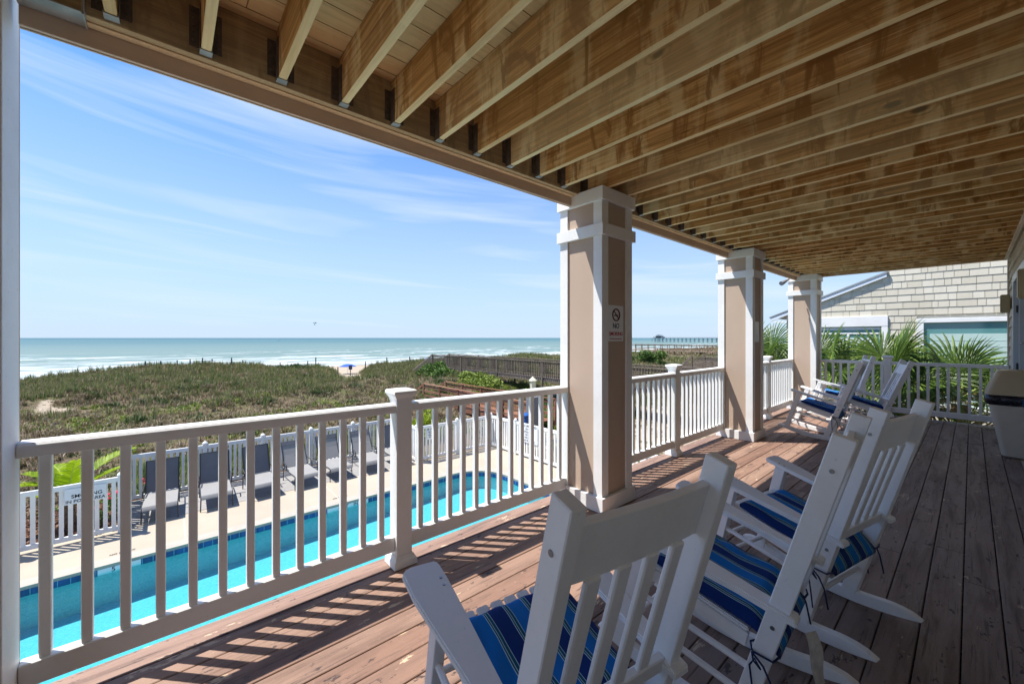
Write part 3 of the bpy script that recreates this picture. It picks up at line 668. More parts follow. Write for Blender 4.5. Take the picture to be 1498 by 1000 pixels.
# --- signs
t = thing('no_smoking_sign', 'white sign with red prohibition circle and NO SMOKING on the nearest column', 'sign', (CX1-.013, 3.02, 1.63))
b = MB(); b.box(CX1-.0148, CX1-.011, 2.905, 3.135, 1.47, 1.79); b.build('plate', 'sign_white', t, bevel=.001)
F4 = lambda z, y=3.02: plane4((CX1-.0105, y, z), (0, 1, 0), (0, 0, 1))
b = MB(); ring = []
for k in range(33):
    a = 2*math.pi*k/32; ring.append((CX1-.0088, 3.02+.052*math.cos(a), 1.705+.052*math.sin(a)))
b.tube(ring, .0062, 6, cap=False); b.beam((CX1-.0088, 3.02-.036, 1.705+.036), (CX1-.0088, 3.02+.036, 1.705-.036), .004, .011, up=(1, 0, 0)); b.build('prohibition_ring', 'sign_maroon', t)
b = MB(); b.beam((CX1-.0098, 2.99, 1.700), (CX1-.0098, 3.05, 1.700), .002, .010, up=(0, 0, 1)); b.build('cigarette', 'sign_black', t)
text('word_no', 'NO', .062, 'sign_black', t, F4(1.605)); text('word_smoking', 'SMOKING', .046, 'sign_red', t, F4(1.535), .0015)
b = MB(); b.box(CX1-.0106, CX1-.0102, 2.93, 3.11, 1.488, 1.494); b.build('rule_line', 'sign_red', t)
t = thing('notice_sign', 'small pale notice on the inner face of the middle column', 'sign', (CX1-.013, 6.58, 1.6))
b = MB(); b.box(CX1-.0148, CX1-.011, 6.50, 6.68, 1.44, 1.74); b.build('plate', 'sign_white', t, bevel=.001)
t = thing('pool_area_sign', 'white sign reading SMOKING IN POOL AREA on the left fence', 'sign', (-12.0, -1.32, -1.75))
b = MB(); b.box(-12.013, -12.006, -1.62, -1.02, -1.90, -1.58); b.build('plate', 'sign_white', t, bevel=.002)
text('upper_line', 'SMOKING', .10, 'sign_black', t, plane4((-12.004, -1.30, -1.745), (0, 1, 0), (0, 0, 1)))
text('lower_line', 'IN POOL AREA', .085, 'sign_black', t, plane4((-12.004, -1.32, -1.845), (0, 1, 0), (0, 0, 1)))
t = thing('fence_sign', 'small white notice on the fence left of the pool end', 'sign', (-12.15, 6.85, -1.8))
b = MB(); b.box(-12.166, -12.158, 6.66, 6.99, -1.98, -1.66); b.build('plate', 'sign_white', t)
for k in range(4):
    b = MB(); b.box(-12.157, -12.155, 6.70+.03*(k % 2), 6.95-.04*(k % 3), -1.73-k*.06, -1.71-k*.06); b.build('text_line', 'sign_black', t)
t = thing('pool_rules_sign', 'large white board of black pool rules on the far fence', 'sign', (-10.0, 9.42, -1.8))
b = MB(); b.box(-10.42, -9.58, 9.414, 9.422, -2.14, -1.50); b.build('plate', 'sign_white', t, bevel=.002)
b4 = lambda x, z: plane4((x, 9.411, z), (1, 0, 0), (0, 0, 1))
text('heading', 'NO LIFEGUARD', .105, 'sign_black', t, b4(-10., -1.57))
for k, s_ in enumerate(('ON DUTY', 'POOL RULES', 'NO GLASS', 'NO DIVING', 'NO RUNNING')): text('rule_line', s_, .085, 'sign_black', t, b4(-10., -1.68-k*.098))

# --- loungers
def lounger(beta, label, y, first=None):
    t = thing('pool_lounger', label, 'sun lounger', (0, 0, 0), 'grey sling loungers in a row by the pool')
    W2, Ls, H = .31, 1.0, .36; cb, sb = math.cos(R(beta)), math.sin(R(beta)); Lb = .80
    bx, bz = -Ls-Lb*cb, H+Lb*sb
    b = MB()
    for s_ in (-1, 1): b.tube([(.03, s_*W2, H-.06), (0, s_*W2, H-.01), (-.06, s_*W2, H), (-Ls, s_*W2, H), (-Ls-.55, s_*W2, H-.02)], .014, 8)
    b.tube([(.03, -W2, H-.06), (.03, W2, H-.06)], .014, 8); b.tube([(-Ls-.5, -W2, H-.02), (-Ls-.5, W2, H-.02)], .012, 6)
    b.build('frame', 'black_metal', t, smooth='auto')
    for x_ in (-.03, -1.15):
        for s_ in (-1, 1): b = MB(); b.tube([(x_, s_*W2, H-.02), (x_+.04, s_*(W2+.01), .004)], .013, 8); b.build('leg', 'black_metal', t, smooth='auto')
    b = MB()
    for s_ in (-1, 1): b.tube([(-Ls, s_*W2, H), (bx, s_*W2, bz)], .014, 8)
    b.tube([(bx, -W2, bz), (bx, W2, bz)], .014, 8); b.tube([(-Ls-Lb*.45*cb, 0, H+Lb*.45*sb), (-Ls-.42, 0, H-.02)], .008, 6); b.build('back_frame', 'black_metal', t, smooth='auto')
    def sheet(path, th):
        b = MB(); n = len(path); vs = []
        for k, (px, pz) in enumerate(path):
            q = path[min(k+1, n-1)]; r = path[max(k-1, 0)]; d = Vector((q[0]-r[0], 0, q[1]-r[1])).normalized(); nn = Vector((-d.z, 0, d.x))
            if nn.z < 0: nn = -nn
            for s_ in (-1, 1):
                for w in (0, 1): vs.append(Vector((px, s_*(W2-.005), pz))+nn*th*w)
        fs = []
        for k in range(n-1):
            a = k*4; fs += [(a, a+4, a+5, a+1), (a+2, a+3, a+7, a+6), (a+1, a+5, a+7, a+3), (a, a+2, a+6, a+4)]
        fs += [(0, 1, 3, 2), (n*4-4, n*4-2, n*4-1, n*4-3)]; b.add(vs, fs); return b
    sheet([(.035, H-.07), (.02, H-.03), (-.02, H+.008), (-.10, H+.016), (-.5, H+.008), (-Ls+.02, H+.012)], .012).build('sling_seat', 'sling_light', t, smooth='auto')
    sheet([(-Ls-.012, H+.035), (-Ls-Lb*.5*cb-.015, H+Lb*.5*sb), (bx-.004, bz-.01)], .008).build('sling_back', 'sling_dark' if beta > 65 else 'sling_light', t)  # steep backs turned from the sun get their shade as a darker colour
    if beta < 65: sheet([(-Ls-Lb*.86*cb+.004, H+Lb*.86*sb), (bx+.006, bz+.004)], .010).build('headrest_band', 'sling_dark', t)  # shadow of the fence top, built as a dark strip on the back
    for s_ in (-1, 1):
        b = MB(); ax = -Ls-.22*cb
        b.tube([(ax, s_*(W2+.025), H+.20*sb+.02), (-Ls+.12, s_*(W2+.03), H+.20), (-Ls+.28, s_*(W2+.03), H+.17), (-Ls+.30, s_*(W2+.03), H+.02)], .014, 8); b.build('armrest', 'black_metal', t, smooth='auto')
    t.location = (-12.17, y+.3, ZP+.004)
    return t
LY = [-.47, .58, 1.62, 2.62, 3.55, 4.52, 5.45]
labs = ['dark backed sling lounger at the left end of the row beside the fence return', 'upright dark backed lounger second from the left of the row',
        'upright dark backed lounger third from the left by the pool', 'pale backed lounger in the middle of the row with a dark headrest band',
        'pale backed lounger third from the right end of the row', 'pale backed lounger second from the right just left of the newel post', 'dark upright lounger at the right end of the row partly behind the newel post']
for y, l, be in zip(LY, labs, (74, 73, 72, 60, 61, 60, 72)): t = lounger(be, l, y); t.rotation_euler.z = R(random.uniform(-4.5, 4.5)); t.location.x += random.uniform(-.06, .05)

# --- rocking chairs (local: faces -x, y sideways)
def zl(f): return .527+(f-.321)*.262          # line of the cushion's top along the depth
def pf(z): return -.337*(z-.05)/(1.173-.05)   # back post leans back
def make_chair(label):
    t = thing('rocking_chair', label, 'rocking chair', (0, 0, 0), 'white slatted rocking chairs on the porch'); w = .257
    up = Vector((-(1.173), 0, -.337)).normalized()
    for s_ in (-1, 1):
        b = MB(); b.beam((0, s_*w, .06), (.337, s_*w, 1.173), .042, .066, up=(0, 1, 0)) if False else None
        P0, P1 = Vector((-.0, s_*w, .055)), Vector((.337, s_*w, 1.173)); b.beam(P0, P1, .066, .042, up=(0, 1, 0)); p = b.build('back_post', 'chair_paint', t, bevel=.003)
        b = MB()
        for z in (1.06, .47): b.tube([(-pf(z)-.0, s_*(w+.0212), z), (-pf(z), s_*(w+.0235), z)], .0075, 10)
        b.build('bolt_head', 'bolt', p)
    def onpost(z, off=0.): # point on the back plane
        d = Vector((.337, 0, 1.118)).normalized(); n = Vector((d.z, 0, -d.x)); return Vector((-pf(z), 0, z))+n*off
    b = MB(); p, q = onpost(.955), onpost(1.105)
    # top rail: a curved-back board between the posts
    n = 10; vs = []; prs = [(.0, -.025), (.0, -.003), (1., -.001), (1., -.025)]
    for k in range(n+1):
        y = -w+.021+(2*w-.042)*k/n; sag = .010*(1-(y/w)**2)
        for a, o in prs: c = onpost(.955+.150*a, o+sag); vs.append((c.x, y, c.z))
    fs = [(k*4+i, k*4+(i+1) % 4, (k+1)*4+(i+1) % 4, (k+1)*4+i) for k in range(n) for i in range(4)]+[(0, 1, 2, 3), (n*4+3, n*4+2, n*4+1, n*4)]
    b.add(vs, fs); b.build('crest_rail', 'chair_paint', t, bevel=.003)
    b = MB(); b.beam(onpost(.53)+Vector((0, -w+.021, 0)), onpost(.53)+Vector((0, w-.021, 0)), .026, .055, up=tuple(onpost(1)-onpost(0))); b.build('lower_rail', 'chair_paint', t, bevel=.003)
    for k in range(4):
        y = (k-1.5)*.098; b = MB(); b.beam(onpost(.552)+Vector((0, y, 0)), onpost(.962, .006)+Vector((0, y, 0)), .016, .046, up=(0, 1, 0)); b.build('back_slat', 'chair_paint', t, bevel=.004)
    for s_ in (-1, 1):
        # arm board, rounded and flared in front
        zr = lambda f: .688+(f-.396)*.262
        out_ = [(.435, .240), (.447, .252), (.450, .30), (.450, .34), (.443, .362), (.425, .372), (.33, .366), (.15, .335), (-.02, .305), (-.20, .295), (-.20, .228), (.0, .230), (.2, .231), (.36, .234)]
        b = MB(); vs = [(-f, s_*y, zr(f)+dz) for dz in (0, -.024) for f, y in out_]; n = len(out_)
        b.add(vs, [tuple(range(n)), tuple(reversed(range(n, 2*n)))]+[(i, i+n, (i+1) % n+n, (i+1) % n) for i in range(n)]); arm_ = b.build('armrest', 'chair_paint', t, bevel=.005, seg=2)
        b = MB()
        for fx in (.335, .365): b.tube([(-fx, s_*w, zr(fx)-.001), (-fx, s_*w, zr(fx)+.0015)], .0055, 8)
        b.build('bolt_head', 'bolt', arm_)
        b = MB(); b.beam((-.50, s_*w, .075), (-.352, s_*w, zr(.352)-.025), .060, .042, up=(0, 1, 0)); b.build('front_leg', 'chair_paint', t, bevel=.003)
        # rocker
        Rr, fc = 1.34, .062; top, bot = [], []
        for k in range(25):
            f = .61-(.61+.305)*k/24; zb = (f-fc)**2/(2*Rr)+.002; e = min(1, (.61-f)/.16+.0, (f+.305)/.16); h = .056*math.sin(math.pi/2*max(e, 0.))**.7+.006
            bot.append((-f, zb)); top.append((-f, zb+h))
        # keep the tip low: the top curves down to the bottom line
        b = MB(); b.prism(top+bot[::-1], s_*w-.019, s_*w+.019, 1); b.build('rocker', 'chair_paint', t, bevel=.003)
        b = MB(); b.beam((-.40, s_*(w-.034), zl(.40)-.082), (-.0-.02+.05, s_*(w-.034), zl(-.03)-.082), .024, .055); b.build('seat_rail', 'chair_paint', t, bevel=.003)
        for dz in (.125, .235):
            f0 = .352+(.688-.025-(zl(.38)-dz-.06))*.25; z0 = zl(.4)-dz-.06; z1 = zl(0)-dz-.045
            b = MB(); b.tube([(-(.35+(.6-z0)*.27), s_*w, z0), (-pf(z1), s_*w, z1)], .0125, 8); b.build('side_rung', 'chair_paint', t, smooth='auto')
    for z_, k_ in ((.16, 0), (.30, 0)):
        f = .50-(z_-.075)*.27; b = MB(); b.tube([(-f, -w, z_), (-f, w, z_)], .0125, 8); b.build('front_rung', 'chair_paint', t, smooth='auto')
    b = MB(); b.tube([(.045, -w, .205), (.045, w, .205)], .0135, 8); b.build('rear_rung', 'chair_paint', t, smooth='auto')
    for f in (.355, .0): b = MB(); b.beam((-f, -w+.04, zl(f)-.075), (-f, w-.04, zl(f)-.075), .03, .04); b.build('cross_rail', 'chair_paint', t, bevel=.003)
    for k in range(8):
        y = (k-3.5)*.0585; b = MB()
        b.beam((-.397, y, zl(.397)-.044), (.035, y, zl(-.035)-.044), .047, .018); b.build('seat_slat', 'chair_paint', t, bevel=.005, seg=2)
    return t
def make_cushion(label):
    t = thing('seat_cushion', label, 'cushion', (0, 0, 0), 'blue striped cushions on the rocking chairs')
    nu, nv = 30, 22; vs = []; F0, F1, hw_ = -.135, .330, .234; rs_ = random.Random(3)
    def P(u, v, sd):
        # u 0 back .. 1 front, v -1..1
        f = F0+(F1-F0)*u; y = v*hw_*(1-.05*(1-u)**3)
        pin = (1-abs(v)**5)**.5*(1-(1-u)**7)**.5*(1-u**9)**.5
        thk = .012+.020*pin; thk += .020*math.exp(-((u-.16)/.18)**2)*pin
        zc = zl(f)-.012-(.055*max(0, (.22-u)/.22)**1.6)
        wr = .004*math.sin(13*v+5*u)*math.sin(6*u+1)
        wr += .010*pin*math.sin(21*v*(1-.3*u)+4*math.sin(5*u))*math.exp(-((abs(v)-.75)/.22)**2)*(.4+.6*u)
        return (-f, y, zc+(thk+wr if sd > 0 else -thk*.65))
    for sd in (1, -1):
        for i in range(nu+1):
            for j in range(nv+1): vs.append(P(i/nu, -1+2*j/nv, sd))
    n = nv+1; o = (nu+1)*n; fs = []
    for i in range(nu):
        for j in range(nv):
            a = i*n+j; fs.append((a, a+1, a+n+1, a+n)); fs.append((o+a, o+a+n, o+a+n+1, o+a+1))
    for i in range(nu):
        fs.append((i*n, (i+1)*n, o+(i+1)*n, o+i*n)); a = i*n+nv; fs.append((a, o+a, o+a+n, a+n))
    for j in range(nv): fs.append((j, o+j, o+j+1, j+1)); a = nu*n+j; fs.append((a, a+1, o+a+1, o+a))
    b = MB(); b.add(vs, fs); b.build('cover', 'cushion_cloth', t, smooth=True)
    b = MB(); pts = [(-F1-.003, -hw_*.97+2*hw_*.97*k/12, zl(F1)-.013) for k in range(13)]; b.tube(pts, .0045, 6); b.build('piping', 'paper_tag', t, smooth=True)
    for s_ in (-1, 1):
        w = .257; b = MB(); z0 = zl(-.09)-.02; px = -pf(.36)
        b.tube([(px-.03, s_*.215, .365), (px-.045, s_*.25, .37), (px-.03, s_*.288, .362), (px+.035, s_*.290, .358), (px+.046, s_*.25, .360), (px+.04, s_*.215, .355)], .004, 6)
        b.tube([(px-.03, s_*.292, .362), (px-.02, s_*.315, .35), (px-.0, s_*.308, .325), (px-.02, s_*.296, .345), (px-.035, s_*.305, .32), (px-.03, s_*.300, .25), (px-.022, s_*.302, .17)], .0036, 6)
        b.tube([(px-.03, s_*.292, .362), (px+.01, s_*.31, .34), (px+.03, s_*.305, .29), (px+.045, s_*.306, .20)], .0036, 6); b.build('tie', 'navy_tie', t, smooth=True)
    return t
ch0 = make_chair('white rocking chair nearest the camera seen from behind'); cu0 = make_cushion('blue striped cushion on the nearest rocking chair')
chairs = [(-.777, .898, .167, -.024, 'white rocking chair nearest the camera seen from behind', 'blue striped cushion on the nearest rocking chair'),
          (-.592, 1.884, -.057, -.02, 'second nearest white rocking chair seen edge on', 'blue striped cushion with a paper tag on the second nearest chair'),
          (-.511, 2.704, .217, -.021, 'third white rocking chair with its rockers reaching the walkway', 'blue striped cushion tied to the third rocking chair'),
          (-1.399, 7.55, -.023, .04, 'far white rocking chair standing nearest the middle column', 'navy and blue cushion on the far chair nearest the middle column'),
          (-1.505, 9.45, -.324, -.008, 'rearmost white rocking chair close to the farthest column', 'blue cushion on the rearmost chair by the farthest column'),
          (-1.054, 8.59, -.269, .072, 'far white rocking chair in front of the end railing post', 'blue cushion on the far chair in front of the end railing post')]
for i, (x, y, r, pt, l1, l2) in enumerate(chairs):
    zc = 1.34*math.cos(pt)+.062*math.sin(pt); dz = -(zc-1.34)+.001
    for src, l in ((ch0, l1), (cu0, l2)):
        if i == 0: o = src
        else: o = dup(src, (0, 0, 0), None, l)
        o.location = (x, y, dz); o.rotation_euler = (0, pt, -r)
# paper tag hanging from the second cushion
b = MB(); vs = []
for k in range(7):
    a = k/6; vs += [(-.42+.03*a+.004*math.sin(a*7), 1.86+.02*a, .36-.20*a), (-.40+.035*a+.01*math.sin(a*5), 1.92+.02*a, .352-.20*a)]
b.add(vs, [(2*k, 2*k+1, 2*k+3, 2*k+2) for k in range(6)]); tg = b.build('paper_tag', 'paper_tag', None, nrm=False)
tag(tg, 'crumpled white tag hanging below the second nearest cushion', 'tag')
md = tg.modifiers.new('thick', 'SOLIDIFY'); md.thickness = .001

# --- waste bin
t = thing('waste_bin', 'beige waste bin with tan lid and dark bag at the right edge', 'bin', (.41, 8.05, 0))
def rbox(b, levels, yc, xc, r=.045):
    N_ = 28; vs = []
    for hx, hy, z in levels:
        rr_ = min(r, hx*.9, hy*.9); vs += [(xc+x_, yc+y_, z) for x_, y_ in rr(-hx, hx, -hy, hy, rr_, 6)]
    b.add(vs, [(k*N_+i, k*N_+(i+1) % N_, (k+1)*N_+(i+1) % N_, (k+1)*N_+i) for k in range(len(levels)-1) for i in range(N_)]+[tuple(range(N_)), tuple(range((len(levels)-1)*N_, len(levels)*N_))])
b = MB(); rbox(b, [(.15, .13, .012), (.165, .15, .03), (.225, .19, .40), (.275, .22, .70), (.290, .235, .705), (.290, .235, .72)], 8.05, .41, .06); b.build('body', 'bin_body', t, smooth='auto')
b = MB(); rbox(b, [(.276, .222, .66), (.300, .245, .685), (.306, .25, .735), (.296, .24, .79)], 8.05, .41, .07); b.build('bag', 'liner', t, smooth=True)
b = MB(); rbox(b, [(.292, .24, .785), (.298, .246, .79), (.292, .24, .83), (.205, .185, 1.07), (.19, .17, 1.09), (.1, .1, 1.10)], 8.05, .41, .06); b.build('lid', 'bin_lid', t, smooth='auto')
# spotlight and conduit under the roof
t = thing('flood_light', 'small grey flood light fixed under the roof beam by the farthest column', 'light', (-2.46, 9.6, 2.7))
b = MB(); b.tube([(-2.45, 9.75, 2.74), (-2.47, 9.66, 2.70)], .012, 8); b.build('bracket', 'galv', t)
b = MB(); b.tube([(-2.47, 9.69, 2.71), (-2.50, 9.60, 2.67), (-2.53, 9.50, 2.625), (-2.54, 9.47, 2.61)], [.02, .03, .045, .046], 12); b.build('lamp_head', 'grey_panel', t, smooth='auto')
b = MB(); b.tube([(-1.88, 10.1, 2.80), (-1.86, 10.1, 2.86), (-1.82, 10.15, 2.84), (-1.74, 10.2, 2.77), (-1.70, 10.2, 2.765)], .011, 8)
tag(b.build('cable_conduit', 'fascia_edge', smooth=True), 'short pale conduit hanging from the ceiling near the farthest column', 'conduit')

# ================================================================ VEGETATION
def blades(name, pts, h, mats, label, nbl=8, wid=.012, spread=.5, curve=.35, seed=1, lean=None, kind='stuff', cat='grass'):
    """pts: (n,3) tuft positions; every blade is two quads, bending over"""
    rg = np.random.default_rng(seed); n = len(pts); T = n*nbl
    P = np.repeat(pts, nbl, 0)+np.concatenate([rg.normal(0, .06, (T, 2)), np.zeros((T, 1))], 1)
    hh = np.repeat(h if np.ndim(h) else np.full(n, h), nbl)*rg.uniform(.5, 1.15, T); a = rg.uniform(0, 2*np.pi, T)
    d = np.stack([np.cos(a), np.sin(a), np.zeros(T)], 1); sp = rg.uniform(.05, spread, T)[:, None]; sd = np.stack([-np.sin(a), np.cos(a), np.zeros(T)], 1)
    up = np.array([0, 0, 1.]); H = hh[:, None]; w = (wid*rg.uniform(.6, 1.5, T))[:, None]
    p0 = P; p1 = P+up*H*.6+d*sp*H*.45; p2 = P+up*H*(1-curve*sp)+d*sp*H*1.1
    V = np.stack([p0-sd*w, p0+sd*w, p1-sd*w*.8, p1+sd*w*.8, p2], 1).reshape(-1, 3)
    base = np.arange(T)*5
    tris = np.concatenate([np.stack([base, base+1, base+3], 1), np.stack([base, base+3, base+2], 1), np.stack([base+2, base+3, base+4], 1)], 0)
    me = bpy.data.meshes.new(name); me.vertices.add(len(V)); me.vertices.foreach_set('co', V.ravel())
    me.loops.add(tris.size); me.loops.foreach_set('vertex_index', tris.ravel().astype(np.int32))
    me.polygons.add(len(tris)); me.polygons.foreach_set('loop_start', np.arange(0, tris.size, 3, dtype=np.int32)); me.polygons.foreach_set('loop_total', np.full(len(tris), 3, dtype=np.int32))
    me.update(); me.materials.append(M[mats]); o = bpy.data.objects.new(name, me); COL.objects.link(o)
    return tag(o, label, cat, kind=kind)
def bare(x, y): return sm(.725, .77, vnoise(x, y, 4.5, 71)*.36+vnoise(x, y, 1.6, 72)*.36+vnoise(x, y, .8, 73)*.28)
def scatter(n, x0, x1, y0, y1, mask=None, seed=0, bias=1.):
    rg = np.random.default_rng(seed); x = x1+(x0-x1)*rg.random(n)**bias; y = rg.uniform(y0, y1, n)
    k = np.ones(n, bool)
    k &= ~((np.abs(y-13-np.maximum(0, -x-38)*.3) < 1.25) & (x < -33))
    k &= ~((bare(x, y) > .5) & (x < -17) & (x > -52))
    k &= ~((x > -17) & (x < -11.9) & (y > 10.9) & (y < 13.5))
    if mask is not None: k &= mask(x, y)
    x, y = x[k], y[k]; return np.stack([x, y, gz(x, y)-.03], 1)
def tri(x, y, s, seed): return vnoise(x, y, s, seed)*.6+vnoise(x, y, s*.4, seed+1)*.4
rg = np.random.default_rng(4)
p = scatter(27000, -50, -14.6, -14, 40, lambda x, y: tri(x, y, 2.5, 11) > .30, 1, 1.15); blades('dune_dry_grass', p, .20+.16*rg.random(len(p)), 'grass_dry', 'dry brown ground cover on the dune', 9, .013, 1.1, .3, 2)
p = scatter(13000, -50, -26, -14, 46, lambda x, y: tri(x, y, 5, 21)+(-x-36)*.012 > .38, 3); blades('dune_green_grass', p, .32+.32*rg.random(len(p)), 'grass_green', 'green sea oats grass along the dune crest', 9, .013, .6, .35, 5)
p = scatter(9000, -34, -14.5, -12, 16, lambda x, y: tri(x, y, 2, 31) > .58, 6); blades('dune_creeper', p, .17, 'creeper', 'yellow green creeping plants on the near dune', 9, .026, 1.4, .2, 7)
cen = scatter(330, -40, -16, -13, 20, None, 91); rq = np.random.default_rng(92); nn_ = 26
off = rq.normal(0, 1, (len(cen)*nn_, 2))*np.repeat(rq.uniform(.18, .55, len(cen)), nn_)[:, None]
q = np.repeat(cen, nn_, 0); q[:, :2] += off; q[:, 2] = gz(q[:, 0], q[:, 1])-.02; hh_ = np.clip(.48-np.linalg.norm(off, axis=1)*.45, .12, .5)*np.repeat(rq.uniform(.5, 1.2, len(cen)), nn_)
hf = len(cen)*nn_*2//3
blades('dune_scrub', q[:hf], hh_[:hf], 'grass_dry', 'grey brown scrub mounds on the near dune', 9, .012, 1.3, .3, 93); blades('dune_scrub', q[hf:], hh_[hf:], 'shrub_dark', 'dark green scrub mounds on the near dune', 9, .014, 1.3, .3, 94)
p = scatter(1500, -49, -24, -14, 40, lambda x, y: tri(x, y, 3, 81) > .5, 95); blades('tall_dune_grass', p, .75, 'grass_green', 'taller clumps of sea oats standing above the dune scrub', 12, .012, .45, .4, 96)
p = scatter(2600, -50, -38, 2, 30, lambda x, y: tri(x, y, 4, 41) > .52, 8); blades('rusty_grass', p, .30, 'grass_rust', 'rust coloured grass on the dune top', 9, .014, .7, .3, 9)
p = scatter(15000, -46, -8, 20, 75, lambda x, y: tri(x, y, 6, 51) > .35, 10); blades('far_dune_grass', p, .40, 'grass_green', 'green and tan grass on the dune beyond the boardwalk', 8, .02, .7, .3, 11)
p = scatter(9000, -60, -12, 70, 170, None, 12); blades('distant_dune_grass', p, .5, 'grass_dry', 'tan grass on the distant dunes', 7, .05, .8, .3, 13)
p = scatter(5000, -24, -11.5, 13.6, 20, lambda x, y: tri(x, y, 3, 61) > .3, 14); blades('yard_grass', p, .25, 'creeper', 'light green growth below the grey boardwalk', 9, .022, 1., .3, 15)
p = scatter(1800, -15.5, -12.6, -6, -.95, None, 16); p2 = scatter(2400, -16.2, -14.2, -.8, 6.2, None, 17); P_ = np.concatenate([p, p2]); P_[:, 2] = -2.76
blades('mulch_bed', P_, .07, 'mulch', 'red brown bark mulch behind the pool fence', 7, .022, 2.4, .2, 18, cat='mulch')
p = scatter(700, -17.5, -14.3, -1, 9, None, 19); blades('fence_grass', p, .45, 'creeper', 'tufts of grass behind the fence', 9, .014, .5, .35, 20)
def bush(name, c, rad, n, leaf, mat, label, cat='shrub', seed=0, stem=True, group=None):
    c = (c[0], c[1], float(gz(c[0], c[1]))+rad[2]*.5); t = thing(name, label, cat, (c[0], c[1], c[2]-rad[2]), group); rg = np.random.default_rng(seed); b = MB()
    cl = [(rg.normal(0, .42, 3)*rad+np.array(c), .38*np.mean(rad)) for _ in range(14)]
    for k in range(n):
        cc, r_ = cl[k % 14]; q = rg.normal(0, 1, 3); q = q/np.linalg.norm(q)*r_*rg.uniform(.5, 1.1)*np.array([1, 1, .8])+cc
        if q[2] < c[2]-rad[2]: q[2] = c[2]-rad[2]+.05
        a = Vector(rg.normal(0, 1, 3)).normalized(); e = a.orthogonal().normalized(); L = leaf*rg.uniform(.6, 1.4); q = Vector(q)
        b.add([q-a*L, q+e*L*.38, q+a*L, q-e*L*.38], [(0, 1, 2, 3)])
    b.build('foliage', mat, t, nrm=False)
    if stem:
        b = MB()
        for k in range(5): e = Vector(cl[k][0]); b.tube([(c[0], c[1], c[2]-rad[2]-.1), tuple((Vector((c[0], c[1], c[2]-rad[2]))+e)/2), tuple(e)], [.03, .02, .008], 6)
        b.build('stem', 'palm_trunk', t)
    return t
bush('shrub', (-15.0, 7.9, -2.05), (.5, .6, 1.15), 2200, .06, 'shrub_lime', 'yellow green shrub behind the fence near the newel post', seed=1)
bush('shrub', (-13.4, 10.3, -2.3), (.6, .6, .5), 1300, .06, 'shrub_dark', 'dark green shrub beside the brown ramp behind the pool corner', seed=2)
bush('shrub', (-29.5, 17.2, -2.2), (2.8, 1.2, .62), 6500, .12, 'shrub_green', 'largest dense green shrub under the left end of the grey boardwalk', seed=3)
bush('shrub', (-23.5, 16.8, -2.5), (3.4, 1.2, .42), 5600, .11, 'creeper', 'long yellow green shrub below the middle of the grey boardwalk', seed=4)
bush('shrub', (-17.6, 17.0, -2.4), (2.4, 1.1, .6), 2800, .1, 'shrub_green', 'low green shrub behind the lantern post', seed=5)
bush('shrub', (-27.5, 47, -1.75), (2.6, 2, .75), 3000, .16, 'shrub_green', 'round green bush on the open dune between the columns', seed=6)
bush('shrub', (-43.5, 9.2, -1.45), (1.4, 2.0, .45), 2500, .10, 'shrub_dark', 'dark green shrub on the dune crest left of the sand path', seed=7)
bush('shrub', (-6.2, 11.6, -2.1), (1.2, .5, .5), 1600, .07, 'shrub_green', 'green hedge beyond the far pool fence', seed=8)
bush('shrub', (-9.4, 10.6, -2.3), (.8, .35, .4), 900, .06, 'shrub_green', 'small green plant behind the pool rules sign', seed=9)
for i, (y, z) in enumerate(((-.93, -1.95), (-1.25, -2.2), (-.5, -2.3), (1.3, -2.25))):
    x = -12.45 if i < 2 else -14.4
    t = thing('flowering_plant', ['red flowers showing above the mulch beside the smoking sign', 'lower red flowering plant beside the smoking sign', 'small red flowers behind the first lounger', 'small red flowers behind the second lounger'][i], 'flower', (x, y, -2.75))
    b = MB(); rg_ = np.random.default_rng(40+i)
    for k in range(160):
        q = Vector((x, y, z-.2))+Vector(rg_.normal(0, .09, 3)); a = Vector(rg_.normal(0, 1, 3)).normalized(); e = a.orthogonal(); b.add([q-a*.045, q+e*.02, q+a*.045, q-e*.02], [(0, 1, 2, 3)])
    b.build('leaves', 'shrub_green', t, nrm=False)
    b = MB()
    for k in range(5): q = Vector((x, y, z))+Vector(rg_.normal(0, .05, 3)); b.tube([q-Vector((0, 0, .02)), q, q+Vector((0, 0, .02))], [.012, .038, .012], 8)
    b.build('blossom', 'flower_red', t, smooth=True)
    b = MB(); b.tube([(x, y, -2.78), (x, y, z)], .008, 5); b.build('stem', 'palm_trunk', t)
